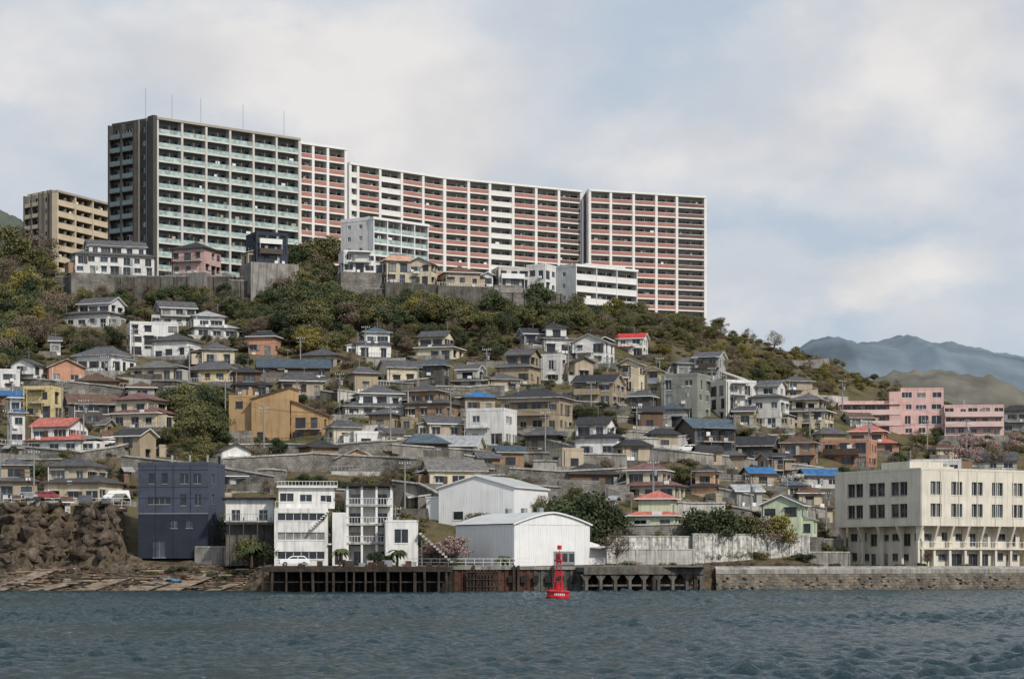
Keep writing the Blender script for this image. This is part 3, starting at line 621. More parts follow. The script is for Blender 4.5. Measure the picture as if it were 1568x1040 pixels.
def cwall(u0,u1,v0,d0,d1,mat,name='concrete_wall'):
    x0=(u0-CU)*d0/F; x1=(u1-CU)*d1/F; (dx,dy),L=norm2(x1-x0,d1-d0); zt=CH+(HOR-v0)*(d0+d1)/2/F
    B=Bld(name,(x0,d0,0)); f=((0,0),(dx,dy),(dy,-dx)); B.fbox('wall',mat,f,0,L,-.35,0,2.5,zt); B.fbox('coping',conc_l,f,-.1,L+.1,-.42,.07,zt,zt+.18)
    k=int(L/3.2)
    for i in range(k+1): B.fbox('buttress',mat,f,i*L/k-.15,i*L/k+.15,.002,.12,2.5,zt-.02)
    B.finish()
graf=M('weathered_white_concrete',(.56,.55,.51),.9,.6,1.6,streak=.65,bump=.3)
cwall(1062,1238,819,322,334,graf); cwall(945,1062,842,312,318,conc_l); cwall(1240,1300,846,336,341,conc); cwall(300,420,838,315,313,conc)
cwall(600,700,846,309,309,conc); cwall(930,1062,822,318,323,graf); cwall(1240,1290,826,352,358,conc)

# ------------------------------------------------------------- waterfront
B=Bld('timber_wharf')
x0,x1=(403-CU)*290/F,(692-CU)*290/F; f=((x0,289),(1,0),(0,-1)); L=x1-x0
dwall=M('underdeck_shade_wall',(.02,.018,.016),.8,.4,1)  # near-black base colour paints the shade under the decks
B.fbox('deck',conc_d,f,0,L,-10.5,0,3.0,3.4); B.fbox('fascia_beam',wood,f,-.1,L+.1,.01,.22,2.75,3.45)
a=0
while a<L:
    w=U(.2,.4); lean=U(-.12,.12)
    V,Fc,_=B.part('piles',wood); k=len(V); o=U(.05,.3); t_=2.72+U(0,1.3)*(R()<.4)
    for zz,of in ((-2,lean*1.5),(t_,0)):
        for aa,oo in ((0,o),(w,o),(w,-.25),(0,-.25)): V.append((x0+a+aa+of,289-oo,zz))
    Fc+=[(k+4,k+5,k+6,k+7),(k,k+1,k+5,k+4),(k+1,k+2,k+6,k+5),(k+2,k+3,k+7,k+6),(k+3,k,k+4,k+7)]
    B.fbox('piles',wood,f,a+.5,a+.5+w*.8,-4,-3.6,-2,3)
    a+=U(.7,2.1)
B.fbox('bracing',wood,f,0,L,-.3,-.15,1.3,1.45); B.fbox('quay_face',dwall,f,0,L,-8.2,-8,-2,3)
for q in range(22):
    a=U(4,L-2); w=U(.3,1.4); o=U(1.5,4); B.fbox('stacked_gear',random.choice([rust,wood,metal,conc_l,wood]),f,a,a+w,-o-U(.4,1),-o,3.4,3.4+U(.3,1.0))
B.finish()
B=Bld('sheet_pile_bulkhead'); x0,x1=(690-CU)*298/F,(895-CU)*298/F; f=((x0,298.8),(1,0),(0,-1)); L=x1-x0
a=0;i=0
while a<L:
    w=.5; B.fbox('sheet_piles',rust if a<L*.6 else conc_d,f,a,min(a+w,L),-1,.12*(i%2),-2,2.9+.1*math.sin(i)); a+=w;i+=1
B.fbox('capping_beam',conc,f,0,L,-1.9,.3,3.0,3.4)
for a in (3,8.6,9.2,14): B.fbox('fender_pile',wood,f,a,a+.35,.3,.7,-2,3.6)
for a in np.arange(2.2,6.5,.45): B.fbox('timber_grid',wood,f,a,a+.2,.6,.8,-1,3.0)
for z in (.6,1.6,2.6): B.fbox('timber_grid',wood,f,2.2,6.6,.81,.93,z,z+.15)
for a in np.arange(8,L,1.7): B.fbox('tyre_fenders',black,f,a,a+.8,.3,.55,1.2,2.2)
B.finish()
B=Bld('concrete_pier'); x0,x1=(893-CU)*297/F,(1076-CU)*304/F; (dx,dy),L=norm2(x1-x0,7.); f=((x0,296),(dx,dy),(dy,-dx))
B.fbox('deck',conc_d,f,0,L,-5,0,2.7,3.35); B.fbox('edge_beam',conc_d,f,0,L,.005,.3,2.35,3.4)
for i,a in enumerate(np.linspace(.2,L-.6,9)):
    B.fbox('columns',conc_d,f,a,a+.45,-.6,.1,-2,2.35); B.fbox('columns',wood,f,a+.2,a+.7,-4,-3.5,-2,2.7)
    for sg in (1,-1):
        xa=a+.45 if sg>0 else a
        P=lambda t,z:(f[0][0]+dx*t-dy*0,f[0][1]+dy*t-.05,z)
        B.poly('haunches',conc_d,[P(xa,1.5),P(xa+.7*sg,2.35),P(xa,2.35)])
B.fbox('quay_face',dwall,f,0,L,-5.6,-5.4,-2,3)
B.fbox('tie_beam',conc_d,f,0,L,-.45,-.2,.7,.95)
for a in (L*.55,L*.9): B.fbox('dolphin_pile',wood,f,a,a+.5,.35,.8,-2,2.0)
B.finish()
B=Bld('stone_sea_wall'); xs=np.arange(29,125,2.0)
V,Fc,_=B.part('stone_face',seastone); V2,F2,_=B.part('concrete_cap',conc)
for i,xx in enumerate(xs):
    y=float(YS(xx)); V+= [(xx,y-2.2,-1.5),(xx,y-.35,2.4)]; V2+=[(xx,y-.45,2.35),(xx,y-.45,3.0),(xx,y+.9,3.45)]
    if i: k=2*i; Fc.append((k-2,k,k+1,k-1)); k=3*i; F2+=[(k-3,k,k+1,k-2),(k-2,k+1,k+2,k-1)]
B.finish()
B=Bld('quay_pavement'); B.box('paving',conc,-34,27,300.2,316,3.36,3.44); B.finish()

# rocks
def rock_mesh(seed):
    import bmesh
    bm=bmesh.new(); bmesh.ops.create_icosphere(bm,subdivisions=2,radius=1); r=random.Random(seed)
    k=[Vector((r.uniform(-1,1),r.uniform(-1,1),r.uniform(-1,1))).normalized() for _ in range(9)]
    for v in bm.verts:
        for q in k:
            t=v.co.dot(q)
            if t>.62: v.co-=q*(t-.62)
        v.co.z*=.6
    me=bpy.data.meshes.new('rock'); bm.to_mesh(me); bm.free(); me.materials.append(M('shore_rock',(.17,.135,.10),.9,.5,1.2,bump=.6,rand=.5)); return me
RM=[rock_mesh(i) for i in range(6)]
e=bpy.data.objects.new('shore_rocks',None); link(e)
for i in range(1350):
    n0=820
    if i<n0: x=U(-78,-33); y=U(297.5,314)
    else: x=U(27,118); y=float(YS(x))-U(.6,2.9)
    z=float(T(x,y)) if i<n0 else max(-.2,2.3-(float(YS(x))-.35-y)*2.0)+U(-.1,.15); s=U(.1,.6)*(1 if i<n0 else .75)
    o=bpy.data.objects.new('rock',random.choice(RM)); link(o); o.parent=e; o.location=(x,y,z); o.scale=(s*U(1,1.9),s,s*U(.5,.9)); o.rotation_euler=(U(-.3,.3),U(-.3,.3),U(0,6))
e=bpy.data.objects.new('cliff_rocks',None); link(e)
crock=M('cliff_rock',(.13,.10,.075),.95,.6,.9,streak=.4,bump=.8,rand=.5)
CR=[]
for i in range(3):
    mm=rock_mesh(20+i); mm.materials.clear(); mm.materials.append(crock); CR.append(mm)
for i in range(520):
    x=U(-84,-55); y=U(310,316.3); z=float(T(x,y)); s=U(.35,1.3)
    o=bpy.data.objects.new('rock',random.choice(CR)); link(o); o.parent=e; o.location=(x,y+.2,z-.2); o.scale=(s*U(.9,1.6),s*.8,s*U(1,1.9)); o.rotation_euler=(U(-.7,.7),U(-.7,.7),U(0,6))
B=Bld('driftwood_planks')
for i in range(90):
    x=U(-76,-36); y=U(300.5,311); z=float(T(x,y))+.22; L=U(1.5,5); th=U(-.7,.7)
    B.fbox('planks',random.choice([wood,rust,conc_l,wall('O'),wood,wall('H')]),((x,y),(math.cos(th),math.sin(th)),(math.sin(th),-math.cos(th))),0,L,0,U(.15,.45),z,z+.15)
B.finish()
slip=M('slipway_concrete',(.25,.195,.145),.9,.55,.7,streak=.4,bump=.5)
B=Bld('concrete_slipway')
for i in range(6):
    x=-74+i*6.2+U(-1.5,1.5); w=U(1.8,4.0); V,Fc,_=B.part('slabs',slip); k=len(V); sk=U(2,7); ye=U(305,311)
    for xx,yy in ((x,299.5),(x+w,299.5),(x+w+sk,ye),(x+sk,ye)): V.append((xx,yy,float(np.interp(yy,[294,300,316],[-2,0,4.2]))+.3))
    Fc.append((k,k+1,k+2,k+3))
B.finish()
B=Bld('blue_tarp'); bl=M('blue_tarp_fabric',(.05,.20,.42),.6,.2,2)
for x,y in ((-50.5,305),(-49,303.8)):
    for i in range(5):
        for j in range(4):
            q=lambda a,b:(x+a*.45,y+b*.45,float(T(x,y))+.5+.18*math.sin(a*1.3+b*2.1))
            B.poly('tarp',bl,[q(i,j),q(i+1,j),q(i+1,j+1),q(i,j+1)])
B.finish()

# ------------------------------------------------------------- buoy
def lathe(prof,n=24):
    V=[];Fc=[]
    for r,z in prof:
        for i in range(n): t=2*math.pi*i/n; V.append((r*math.cos(t),r*math.sin(t),z))
    for j in range(len(prof)-1):
        for i in range(n): a=j*n+i;b=j*n+(i+1)%n; Fc.append((a,b,b+n,a+n))
    return V,Fc
def addm(e,name,V,Fc,mat,smooth=False):
    me=bpy.data.meshes.new(name); me.from_pydata(V,[],Fc); me.materials.append(mat)
    if smooth:
        for p in me.polygons: p.use_smooth=True
    o=bpy.data.objects.new(name,me); link(o); o.parent=e; return o
def rod(e,name,a,b,r,mat,n=8,r2=None):
    a=Vector(a);b=Vector(b);d=(b-a).normalized(); p=d.orthogonal().normalized(); q=d.cross(p); r2=r2 or r; V=[]
    for c,rr in ((a,r),(b,r2)):
        for i in range(n): t=2*math.pi*i/n; V.append(tuple(c+p*rr*math.cos(t)+q*rr*math.sin(t)))
    Fc=[(i,(i+1)%n,(i+1)%n+n,i+n) for i in range(n)]+[tuple(range(n))[::-1],tuple(range(n,2*n))]
    return addm(e,name,V,Fc,mat)
red=M('buoy_red_paint',(.52,.02,.028),.45,.2,2,spec=.5,streak=.3)
d=236; x=(854-CU)*d/F; e=bpy.data.objects.new('navigation_buoy',None); link(e); e.location=(x,d,.02); e.rotation_euler=(.02,.03,.4)
addm(e,'float',*lathe([(0,-.6),(1.25,-.5),(1.32,.1),(1.35,.25),(1.22,.3),(1.22,.7),(1.34,.75),(1.34,.88),(.9,.95),(0,1.0)]),red,False)
addm(e,'waterline_band',*lathe([(1.36,-.2),(1.37,.1)]),M('buoy_waterline',(.10,.03,.03),.7,.3,2))
for k in range(4):
    t=math.pi/2*k+.3
    p=lambda r,z,t=t:(r*math.cos(t),r*math.sin(t),z)
    rod(e,'tower_leg',p(.70,.95),p(.28,4.2),.045,red); t2=t+math.pi/2
    for z0,z1 in ((.95,1.9),(1.9,2.7),(3.2,4.0)):
        r0=.70-.42*(z0-.95)/3.25; r1=.70-.42*(z1-.95)/3.25
        rod(e,'cross_brace',p(r0,z0),(r1*math.cos(t2),r1*math.sin(t2),z1),.03,red)
        rod(e,'ring_bar',p(r1,z1),(r1*math.cos(t2),r1*math.sin(t2),z1),.035,red)
    rod(e,'lifting_eye',p(1.15,.85),p(1.15,1.2),.05,red)
    rod(e,'guard_rail',p(.50,4.25),p(.50,4.8),.025,red)
addm(e,'battery_box',*lathe([(0,1.0),(.34,1.0),(.34,1.75),(0,1.8)],12),red)
addm(e,'daymark_panel',*lathe([(.52,2.5),(.46,3.05)],4),red)
addm(e,'lantern_platform',*lathe([(0,4.12),(.52,4.12),(.54,4.26),(0,4.28)]),red)
addm(e,'platform_hoop',*lathe([(.49,4.75),(.52,4.75),(.52,4.81),(.49,4.81),(.49,4.75)]),red)
addm(e,'lantern',*lathe([(.14,4.3),(.17,4.7),(.17,4.95),(.1,5.05),(0,5.1)],12),M('lantern_red',(.35,.02,.03),.2,.1,2))
rod(e,'topmark_staff',(0,0,5.05),(0,0,5.45),.03,red); addm(e,'topmark_can',*lathe([(0,5.4),(.24,5.4),(.24,5.85),(0,5.85)],12),red)
for k in range(6):
    t=-1.9+k*.17-.4; addm(e,'number_marking',[(1.24*math.cos(t),1.24*math.sin(t),.4),(1.24*math.cos(t+.09),1.24*math.sin(t+.09),.4),(1.24*math.cos(t+.09),1.24*math.sin(t+.09),.62),(1.24*math.cos(t),1.24*math.sin(t),.62)],[(0,1,2,3)],white)

# ------------------------------------------------------------- cars
def car(u,d,z,yaw,col,name='parked_car',van=False):
    x=(u-CU)*d/F; e=bpy.data.objects.new(name,None); link(e); e.location=(x,d,z); e.rotation_euler=(0,0,yaw)
    pm_=M('car_paint_'+col,{'white':(.75,.75,.74),'silver':(.38,.39,.41),'dark':(.05,.05,.06),'red':(.3,.05,.05)}[col],.25,.03,1,spec=.6)
    low=[(-2.1,.35),(-2.15,.7),(-2.05,.95),(-1.0 if not van else -1.8,1.02),(1.95,1.05),(2.1,.9),(2.12,.35)]
    cab=[(-1.1,1.0),(-.45,1.45),(1.3,1.48),(1.85,1.03)] if not van else [(-1.75,1.0),(-1.2,1.75),(1.9,1.78),(2.05,1.03)]
    def ext(pts,w0,w1,name,mat,top=None):
        n=len(pts); V=[(a,-w0 if b<top else -w1,b) for a,b in pts]+[(a,w0 if b<top else w1,b) for a,b in pts]
        Fc=[(i,(i+1)%n,(i+1)%n+n,i+n) for i in range(n)]+[tuple(range(n))[::-1],tuple(range(n,2*n))]
        return addm(e,name,V,Fc,mat)
    o=ext(low,.84,.8,'body',pm_,.9); ext(cab,.78,.66,'cabin',pm_,1.2)
    md=o.modifiers.new('b','BEVEL'); md.width=.06; md.segments=2
    zt=cab[1][1]-.1; zl=1.07
    for s_ in(-1,1):
        f0=lambda a,zz:(a,s_*(.795-(zz-1.0)*.27+.0),zz)
        a0,a1=cab[0][0]+.28,cab[3][0]-.22; b0,b1=cab[1][0]+.08,cab[2][0]-.05; m=(b0+b1)/2
        addm(e,'side_window',[f0(a0,zl),f0(m-.05,zl),f0(m-.05,zt),f0(b0,zt)],[(0,1,2,3)],gdark)
        addm(e,'side_window',[f0(m+.05,zl),f0(a1,zl),f0(b1,zt),f0(m+.05,zt)],[(0,1,2,3)],gdark)
    for i0,i1,off in ((0,1,-.02),(3,2,.02)):
        p0,p1=cab[i0],cab[i1]; L=lambda t,y:(p0[0]+(p1[0]-p0[0])*t+off,y,p0[1]+(p1[1]-p0[1])*t+.01)
        addm(e,'windscreen',[L(.1,-.68),L(.1,.68),L(.9,.58),L(.9,-.58)],[(0,1,2,3)],gdark)
    for a in(-1.35,1.3):
        for s_ in(-1,1): rod(e,'wheel',(a,s_*.72,.32),(a,s_*.89,.32),.33,black,18); rod(e,'hub',(a,s_*.885,.32),(a,s_*.9,.32),.19,metal,12)
    for s_ in(-1,1):
        addm(e,'headlight',[(-2.17,s_*.5,.65),(-2.17,s_*.78,.65),(-2.12,s_*.78,.85),(-2.12,s_*.5,.85)],[(0,1,2,3)],gcurt)
        addm(e,'tail_light',[(2.15,s_*.55,.65),(2.15,s_*.78,.65),(2.14,s_*.78,.9),(2.14,s_*.55,.9)],[(0,1,2,3)],red)
    rod(e,'bumper',(-2.16,-.7,.45),(-2.16,.7,.45),.07,dark)
car(451,303,3.45,.15,'white')
for u,v,ya,c,vn in ((166,688,.1,'white',0),(37,771,.2,'silver',0),(178,772,.3,'white',1),(1052,696,.1,'white',0),(1070,748,.2,'dark',0),(70,771,-.1,'red',0)):
    d=hit(u,v) or 330; x=(u-CU)*d/F; zz=float(T(x,d))
    B=Bld('parking_pad',(x,d,zz)); B.box('slab',conc,-3.5,3.5,-1.6,3,-3,.28); B.finish()
    car(u,d,zz+.28,ya,c,van=bool(vn))

# ------------------------------------------------------------- utility poles and wires
polep=M('pole_concrete',(.27,.26,.25),.9,.15,1)
poles=[]
def pole(u,v,h=9,d=None):
    d=d or hit(u,v)
    if d is None: return
    x=(u-CU)*d/F; z=float(T(x,d)); e=bpy.data.objects.new('utility_pole',None); link(e); e.location=(x,d,z)
    rod(e,'pole',(0,0,-1),(0,0,h),.16,polep,8,.10)
    for q in (h-.4,h-1.1): rod(e,'crossarm',(-.9,-.1,q),(.9,.1,q),.06,metal,6)
    for a in (-.8,-.4,.4,.8): rod(e,'insulator',(a,0,h-.36),(a,0,h-.12),.06,white,6)
    if R()<.5: rod(e,'transformer',(.35,-.1,h-2.4),(.35,-.1,h-1.5),.28,metal,10)
    poles.append((x,d,z+h-.3))
for u,v in ((52,770),(128,690),(95,650),(205,560),(290,590),(345,655),(404,700),(455,640),(520,640),(598,690),(640,620),(690,660),(745,600),(790,650),(835,700),(870,585),(905,640),(975,690),(1010,600),(1050,650),(1090,620),(1125,700),(1180,650),(1240,690),(1290,640),(1330,700),(1420,700),(1480,700),(620,790),(1000,780),(1150,800),(560,560),(460,570),(160,600),(930,600),(12,700),(1205,800),(1265,830),(605,850)):
    pole(u,v,U(7,9))
B=Bld('power_lines'); wire=M('wire_black',(.03,.03,.03),.6,.05,1)
done=set()
for i,p in enumerate(poles):
    near=sorted(range(len(poles)),key=lambda j:(poles[j][0]-p[0])**2+(poles[j][1]-p[1])**2)[1:3]
    for j in near:
        k=(min(i,j),max(i,j)); q=poles[j]
        if k in done or math.dist(p,q)>45: continue
        done.add(k)
        for off in (-.7,.7):
            N=8; pts=[(p[0]+(q[0]-p[0])*t/N+off,p[1]+(q[1]-p[1])*t/N,p[2]+(q[2]-p[2])*t/N-.9*4*(t/N)*(1-t/N)) for t in range(N+1)]
            for a,b in zip(pts[:-1],pts[1:]):
                r=.022; B.poly('wire',wire,[(a[0],a[1],a[2]-r),(b[0],b[1],b[2]-r),(b[0],b[1],b[2]+r),(a[0],a[1],a[2]+r)])
                B.poly('wire',wire,[(a[0],a[1]-r,a[2]),(b[0],b[1]-r,b[2]),(b[0],b[1]+r,b[2]),(a[0],a[1]+r,a[2])])
B.finish()

# ------------------------------------------------------------- vegetation
def leaf_mat(name,c1,c2):
    m,nt,b=new_mat(name); N=nt.nodes; L=nt.links
    tc=N.new('ShaderNodeTexCoord'); n=N.new('ShaderNodeTexNoise'); n.inputs['Scale'].default_value=5; n.inputs['Detail'].default_value=4
    L.new(tc.outputs['Object'],n.inputs['Vector']); oi=N.new('ShaderNodeObjectInfo')
    ad=N.new('ShaderNodeMath'); ad.operation='MULTIPLY_ADD'; L.new(oi.outputs['Random'],ad.inputs[0]); ad.inputs[1].default_value=.5
    L.new(n.outputs['Fac'],ad.inputs[2])
    mr=N.new('ShaderNodeMapRange'); mr.inputs[1].default_value=.45; mr.inputs[2].default_value=1.05; L.new(ad.outputs[0],mr.inputs[0])
    mx=N.new('ShaderNodeMix'); mx.data_type='RGBA'; mx.inputs[6].default_value=(*c1,1); mx.inputs[7].default_value=(*c2,1)
    L.new(mr.outputs[0],mx.inputs[0]); L.new(mx.outputs[2],b.inputs['Base Color']); b.inputs['Roughness'].default_value=.75; b.inputs['Specular IOR Level'].default_value=.2
    return m
LM={'ever':leaf_mat('evergreen_leaves',(.028,.040,.020),(.085,.105,.048)),'olive':leaf_mat('olive_leaves',(.072,.077,.032),(.175,.165,.068)),
 'yellow':leaf_mat('spring_leaves',(.13,.12,.03),(.26,.215,.065)),'brown':leaf_mat('bare_twigs',(.105,.082,.06),(.23,.18,.125)),'pink':leaf_mat('cherry_blossom',(.26,.175,.16),(.43,.32,.29)),
 'grass':leaf_mat('scrub_leaves',(.10,.094,.042),(.23,.19,.095))}
bark=M('bark',(.08,.06,.045),.9,.3,3)
def tree_mesh(name,lm,seed,shape=(1,1,.8),nc=22,nl=95,ls=.045,trunk=.4,cr=.2,bush=False):
    r=np.random.default_rng(seed); V=[];Fc=[];Mi=[]
    def limb(a,b,ra,rb,n=5):
        a=Vector(a);b=Vector(b);d=(b-a).normalized();p=d.orthogonal().normalized();q=d.cross(p);k=len(V)
        for c,rr in((a,ra),(b,rb)):
            for i in range(n): t=6.283*i/n; V.append(tuple(c+p*rr*math.cos(t)+q*rr*math.sin(t)))
        for i in range(n): Fc.append((k+i,k+(i+1)%n,k+(i+1)%n+n,k+i+n)); Mi.append(0)
    cs=[]
    while len(cs)<nc:
        p=r.uniform(-1,1,3)
        if np.dot(p,p)>1: continue
        if p[2]<-.55: continue
        w=1-.35*max(0,p[2])
        cs.append((p[0]*.42*shape[0]*w,p[1]*.42*shape[1]*w,trunk+.3+p[2]*.34*shape[2]))
    if not bush:
        limb((0,0,-.08),(.01,.0,trunk),.028,.018)
        for c in cs[:9]: limb((0,0,trunk*r.uniform(.6,1)),c,.013,.004,4)
    for c in cs:
        c=np.array(c); rad=cr*r.uniform(.6,1.25); n=int(nl*r.uniform(.7,1.2))
        dirs=r.normal(size=(n,3)); dirs/=np.linalg.norm(dirs,axis=1)[:,None]
        P=c+dirs*(rad*r.uniform(.35,1.05,n)**.7)[:,None]*np.array([1,1,.75])
        a=r.normal(size=(n,3))+dirs*.3; a/=np.linalg.norm(a,axis=1)[:,None]
        b=np.cross(a,dirs+r.normal(size=(n,3))*.5); b/=np.linalg.norm(b,axis=1)[:,None]
        s=ls*r.uniform(.5,1.15,n)
        for i in range(n):
            k=len(V); A=a[i]*s[i]; Bv=b[i]*s[i]*.7
            V.extend([tuple(P[i]-A),tuple(P[i]-Bv),tuple(P[i]+A),tuple(P[i]+Bv)]); Fc.append((k,k+1,k+2,k+3)); Mi.append(1)
    me=bpy.data.meshes.new(name); me.from_pydata(V,[],Fc); me.materials.append(bark); me.materials.append(lm)
    me.polygons.foreach_set('material_index',Mi); me.update(); return me
TM={}
for j,k in enumerate(('ever','olive','yellow','pink')):
    TM[k]=[tree_mesh('tree_'+k,LM[k],i*7+j*31,(U(.85,1.2),U(.85,1.2),U(.8,1.15)),random.randint(18,26),120,.032,trunk=.32,cr=.19) for i in range(4)]
TM['brown']=[tree_mesh('tree_brown',LM['brown'],i+40,(1,1,1.1),22,80,.022,trunk=.3) for i in range(3)]
BM={k:[tree_mesh('bush_'+k,LM[k],i+60+len(k),(1.3,1.3,.5),12,100,.052,trunk=-.05,cr=.26,bush=True) for i in range(3)] for k in('ever','olive','yellow','brown','grass')}
def plant(name,me,x,y,z,h,parent=None,wide=1.0):
    o=bpy.data.objects.new(name,me); link(o); o.location=(x,y,z); s=h; o.scale=(s*wide,s*wide,s*U(.9,1.1)); o.rotation_euler=(0,0,U(0,6.28))
    if parent: o.parent=parent
    return o
wood_e=bpy.data.objects.new('hillside_woodland',None); link(wood_e)
scrub_e=bpy.data.objects.new('hillside_scrub',None); link(scrub_e)
def blocked(u,v,hp,tol=.3):
    hw=hp*.6
    for a,b,c,d in BB:
        wx=min(b,u+hw)-max(a,u-hw)
        if wx<=0: continue
        if a-3<u<b+3 and d-18<v<d+2: return True
        if v>d-3:
            vy=d-max(c,v-1.2*hp)
            if vy>(tol if d>470 else .2)*(d-c) and wx>.10*(b-a): return True
    return False
def woods(u0,u1,v0,v1,n,kinds,h0,h1,wide=1.1,tol=.3):
    c=0
    for _ in range(n*4):
        if c>=n: break
        u=U(u0,u1);v=U(v0,v1); d=hit(u,v)
        if d is None: continue
        h=U(h0,h1); hp=h*F/d
        if blocked(u,v,hp,tol) or (d>521 and (85<u<345 or 560<u<860)): continue
        x=(u-CU)*d/F; plant('tree',random.choice(TM[random.choice(kinds)]),x,d,float(T(x,d))-.3,h,wood_e,wide); c+=1
woods(-10,110,400,640,90,['olive','olive','ever','brown','yellow','brown'],4.5,8)
woods(100,380,455,490,70,['olive','ever','brown','brown'],2.5,5)
woods(425,520,400,450,30,['olive','ever','brown','olive'],6,9,1.2); woods(425,545,440,520,65,['olive','ever','olive','brown'],5,8,1.2); woods(340,450,435,500,45,['olive','ever','brown'],3.5,6)
woods(540,720,460,510,75,['ever','olive','olive','brown'],3,6.5); woods(620,700,465,500,16,['yellow','olive'],4,6)
woods(700,990,470,515,85,['ever','olive','brown','olive'],3.5,6.5); woods(735,850,470,490,16,['ever'],5,8,tol=.6)
woods(960,1130,495,530,40,['olive','brown','olive'],2.5,4.5); woods(1000,1350,510,600,120,['olive','yellow','brown','brown'],1.8,3.2); woods(1350,1568,595,650,60,['olive','brown'],2,4.5)
woods(250,345,575,690,60,['olive','ever','olive'],4,7); woods(455,508,530,560,10,['yellow'],4,5.5); woods(350,520,500,545,30,['olive','brown','ever'],3,5.5)
woods(0,380,550,600,26,['ever','olive'],2.5,4.5); woods(0,100,490,570,45,['olive','ever','brown'],3,5.5); woods(100,400,480,560,50,['brown','ever','olive'],2.5,4.5)
woods(530,1000,510,560,60,['olive','ever','brown'],2.5,4.5); woods(1200,1568,655,760,70,['olive','ever','brown'],2.5,4.5); woods(1440,1568,675,720,10,['pink'],3,4.5)
woods(0,1280,570,765,280,['ever','olive','olive','brown','brown'],2,4.2,tol=.28)
woods(340,1000,750,850,45,['ever','olive','brown'],2.2,4.5); woods(930,1270,770,850,50,['ever','olive','brown'],2.2,4.5)
n=0
for _ in range(16000):
    if n>3900: break
    u=U(-20,1590); v=U(395,858); d=hit(u,v)
    if d is None or (u<215 and v>768): continue
    h=U(.7,2.3); hp=h*F/d
    if any(a<u<b and c+4<v-(hp*.6 if dd<470 else 0) and v-hp*.6<dd+2 for a,b,c,dd in BB): continue
    x=(u-CU)*d/F; k=random.choice(['grass','grass','olive','brown','brown','ever'] if u<1000 or v>600 else ['grass','grass','brown','yellow','olive','grass'])
    plant('bush',random.choice(BM[k]),x,d,float(T(x,d))-.1,h,scrub_e,U(1,1.7)); n+=1
for _ in range(85):
    x=U(-84,-55); y=random.choice([U(314.5,318.5),U(311,318.5)]); plant('bush',random.choice(BM[random.choice(['brown','brown','grass','brown'])]),x,y,float(T(x,y))-.1,U(.6,1.4),scrub_e,1.2)
for _ in range(120):
    u=random.choice([U(205,400),U(600,700),U(930,1568)]); y=U(305,311); x=(u-CU)*y/F; y+=float(YS(x))-300
    plant('bush',random.choice(BM[random.choice(['grass','olive','ever','brown'])]),x,y,float(T(x,y))-.1,U(.6,1.5),scrub_e,1.2)
def tree1(u,vb,vt,k,d=None,name='broadleaf_tree',wide=1.2):
    d=d or hit(u,vb); x=(u-CU)*d/F; z=float(T(x,d)); h=((HOR-vt)*d/F+CH-z)*.9
    plant(name,random.choice(TM[k]),x,d,z-.2,h,None,wide)
for a in ((875,826,744,'ever',322,'evergreen_tree',1.0),(905,826,742,'ever',320,'evergreen_tree',1.0),(935,830,760,'ever',324,'evergreen_tree',1),(890,830,775,'ever',318,'evergreen_tree',1.1),(1085,822,762,'ever',326,'evergreen_tree',1.1),(1110,822,770,'ever',328,'evergreen_tree',1.1),
 (1140,822,772,'olive',330,'broadleaf_tree',1.1),(1172,826,772,'brown',331,'bare_tree',1.1),(1190,828,780,'yellow',331,'broadleaf_tree',1),(668,858,820,'pink',307,'cherry_tree',1.3),(700,856,814,'pink',309,'cherry_tree',1.3),(686,858,816,'brown',309,'bare_tree',1.2),
 (385,792,752,'ever',322,'broadleaf_tree',1.2),(385,858,815,'olive',308,'shrub_tree',1),(405,858,828,'ever',306,'shrub_tree',1.2),(1480,720,674,'pink',None,'cherry_tree',1.3),(1520,720,670,'brown',None,'bare_tree',1.3),(945,850,805,'brown',312,'bare_tree',1),
 (40,385,330,'brown',560,'bare_tree',1.0),(15,400,345,'olive',556,'broadleaf_tree',1.2),(70,400,355,'brown',556,'bare_tree',1.0),(470,430,362,'olive',552,'broadleaf_tree',1.1),(500,430,358,'olive',556,'broadleaf_tree',1.0),(455,440,374,'ever',548,'evergreen_tree',1.0),
 (1420,866,838,'brown',337,'bare_tree',1.1),(575,860,838,'ever',303,'shrub_tree',1.2),(1048,505,478,'brown',560,'bare_tree',1.2),(1185,528,503,'brown',575,'bare_tree',1.1),(940,500,450,'yellow',535,'broadleaf_tree',1.0),(885,495,445,'olive',535,'broadleaf_tree',1.0),(825,495,425,'ever',520,'evergreen_tree',.8),(755,490,440,'ever',518,'evergreen_tree',1.0),(1255,850,815,'olive',345,'broadleaf_tree',1.1),(1280,850,822,'ever',347,'evergreen_tree',1.1)):
    tree1(a[0],a[1],a[2],a[3],a[4],a[5],a[6])
pl=leaf_mat('palm_leaves',(.03,.045,.018),(.08,.095,.035))
def palm(u,d,z,h):
    x=(u-CU)*d/F; e=bpy.data.objects.new('palm_tree',None); link(e); e.location=(x,d,z)
    rod(e,'trunk',(0,0,-.3),(.1,0,h),.2,bark,8,.15); V=[];Fc=[]
    for i in range(26):
        t=U(0,6.28); L=U(1.1,1.7); up=U(-.2,1.0); prev=None
        for s in range(7):
            q=s/6; px=.1+math.cos(t)*L*q; py=math.sin(t)*L*q; pz=h+up*q-1.2*q*q; w=.28*math.sin(math.pi*min(1,q*.9+.1))+.02
            a=(px-math.sin(t)*w,py+math.cos(t)*w,pz-.12); b=(px,py,pz); c=(px+math.sin(t)*w,py-math.cos(t)*w,pz-.12)
            k=len(V); V+= [a,b,c]
            if prev is not None: Fc+=[(prev,k,k+1,prev+1),(prev+1,k+1,k+2,prev+2)]
            prev=k
    addm(e,'fronds',V,Fc,pl)
palm(608,302.5,3.4,2.2); palm(520,303,3.4,2.4); palm(590,304,3.4,1.5); palm(385,305,3.6,2.6); palm(770,303,3.4,1.4)

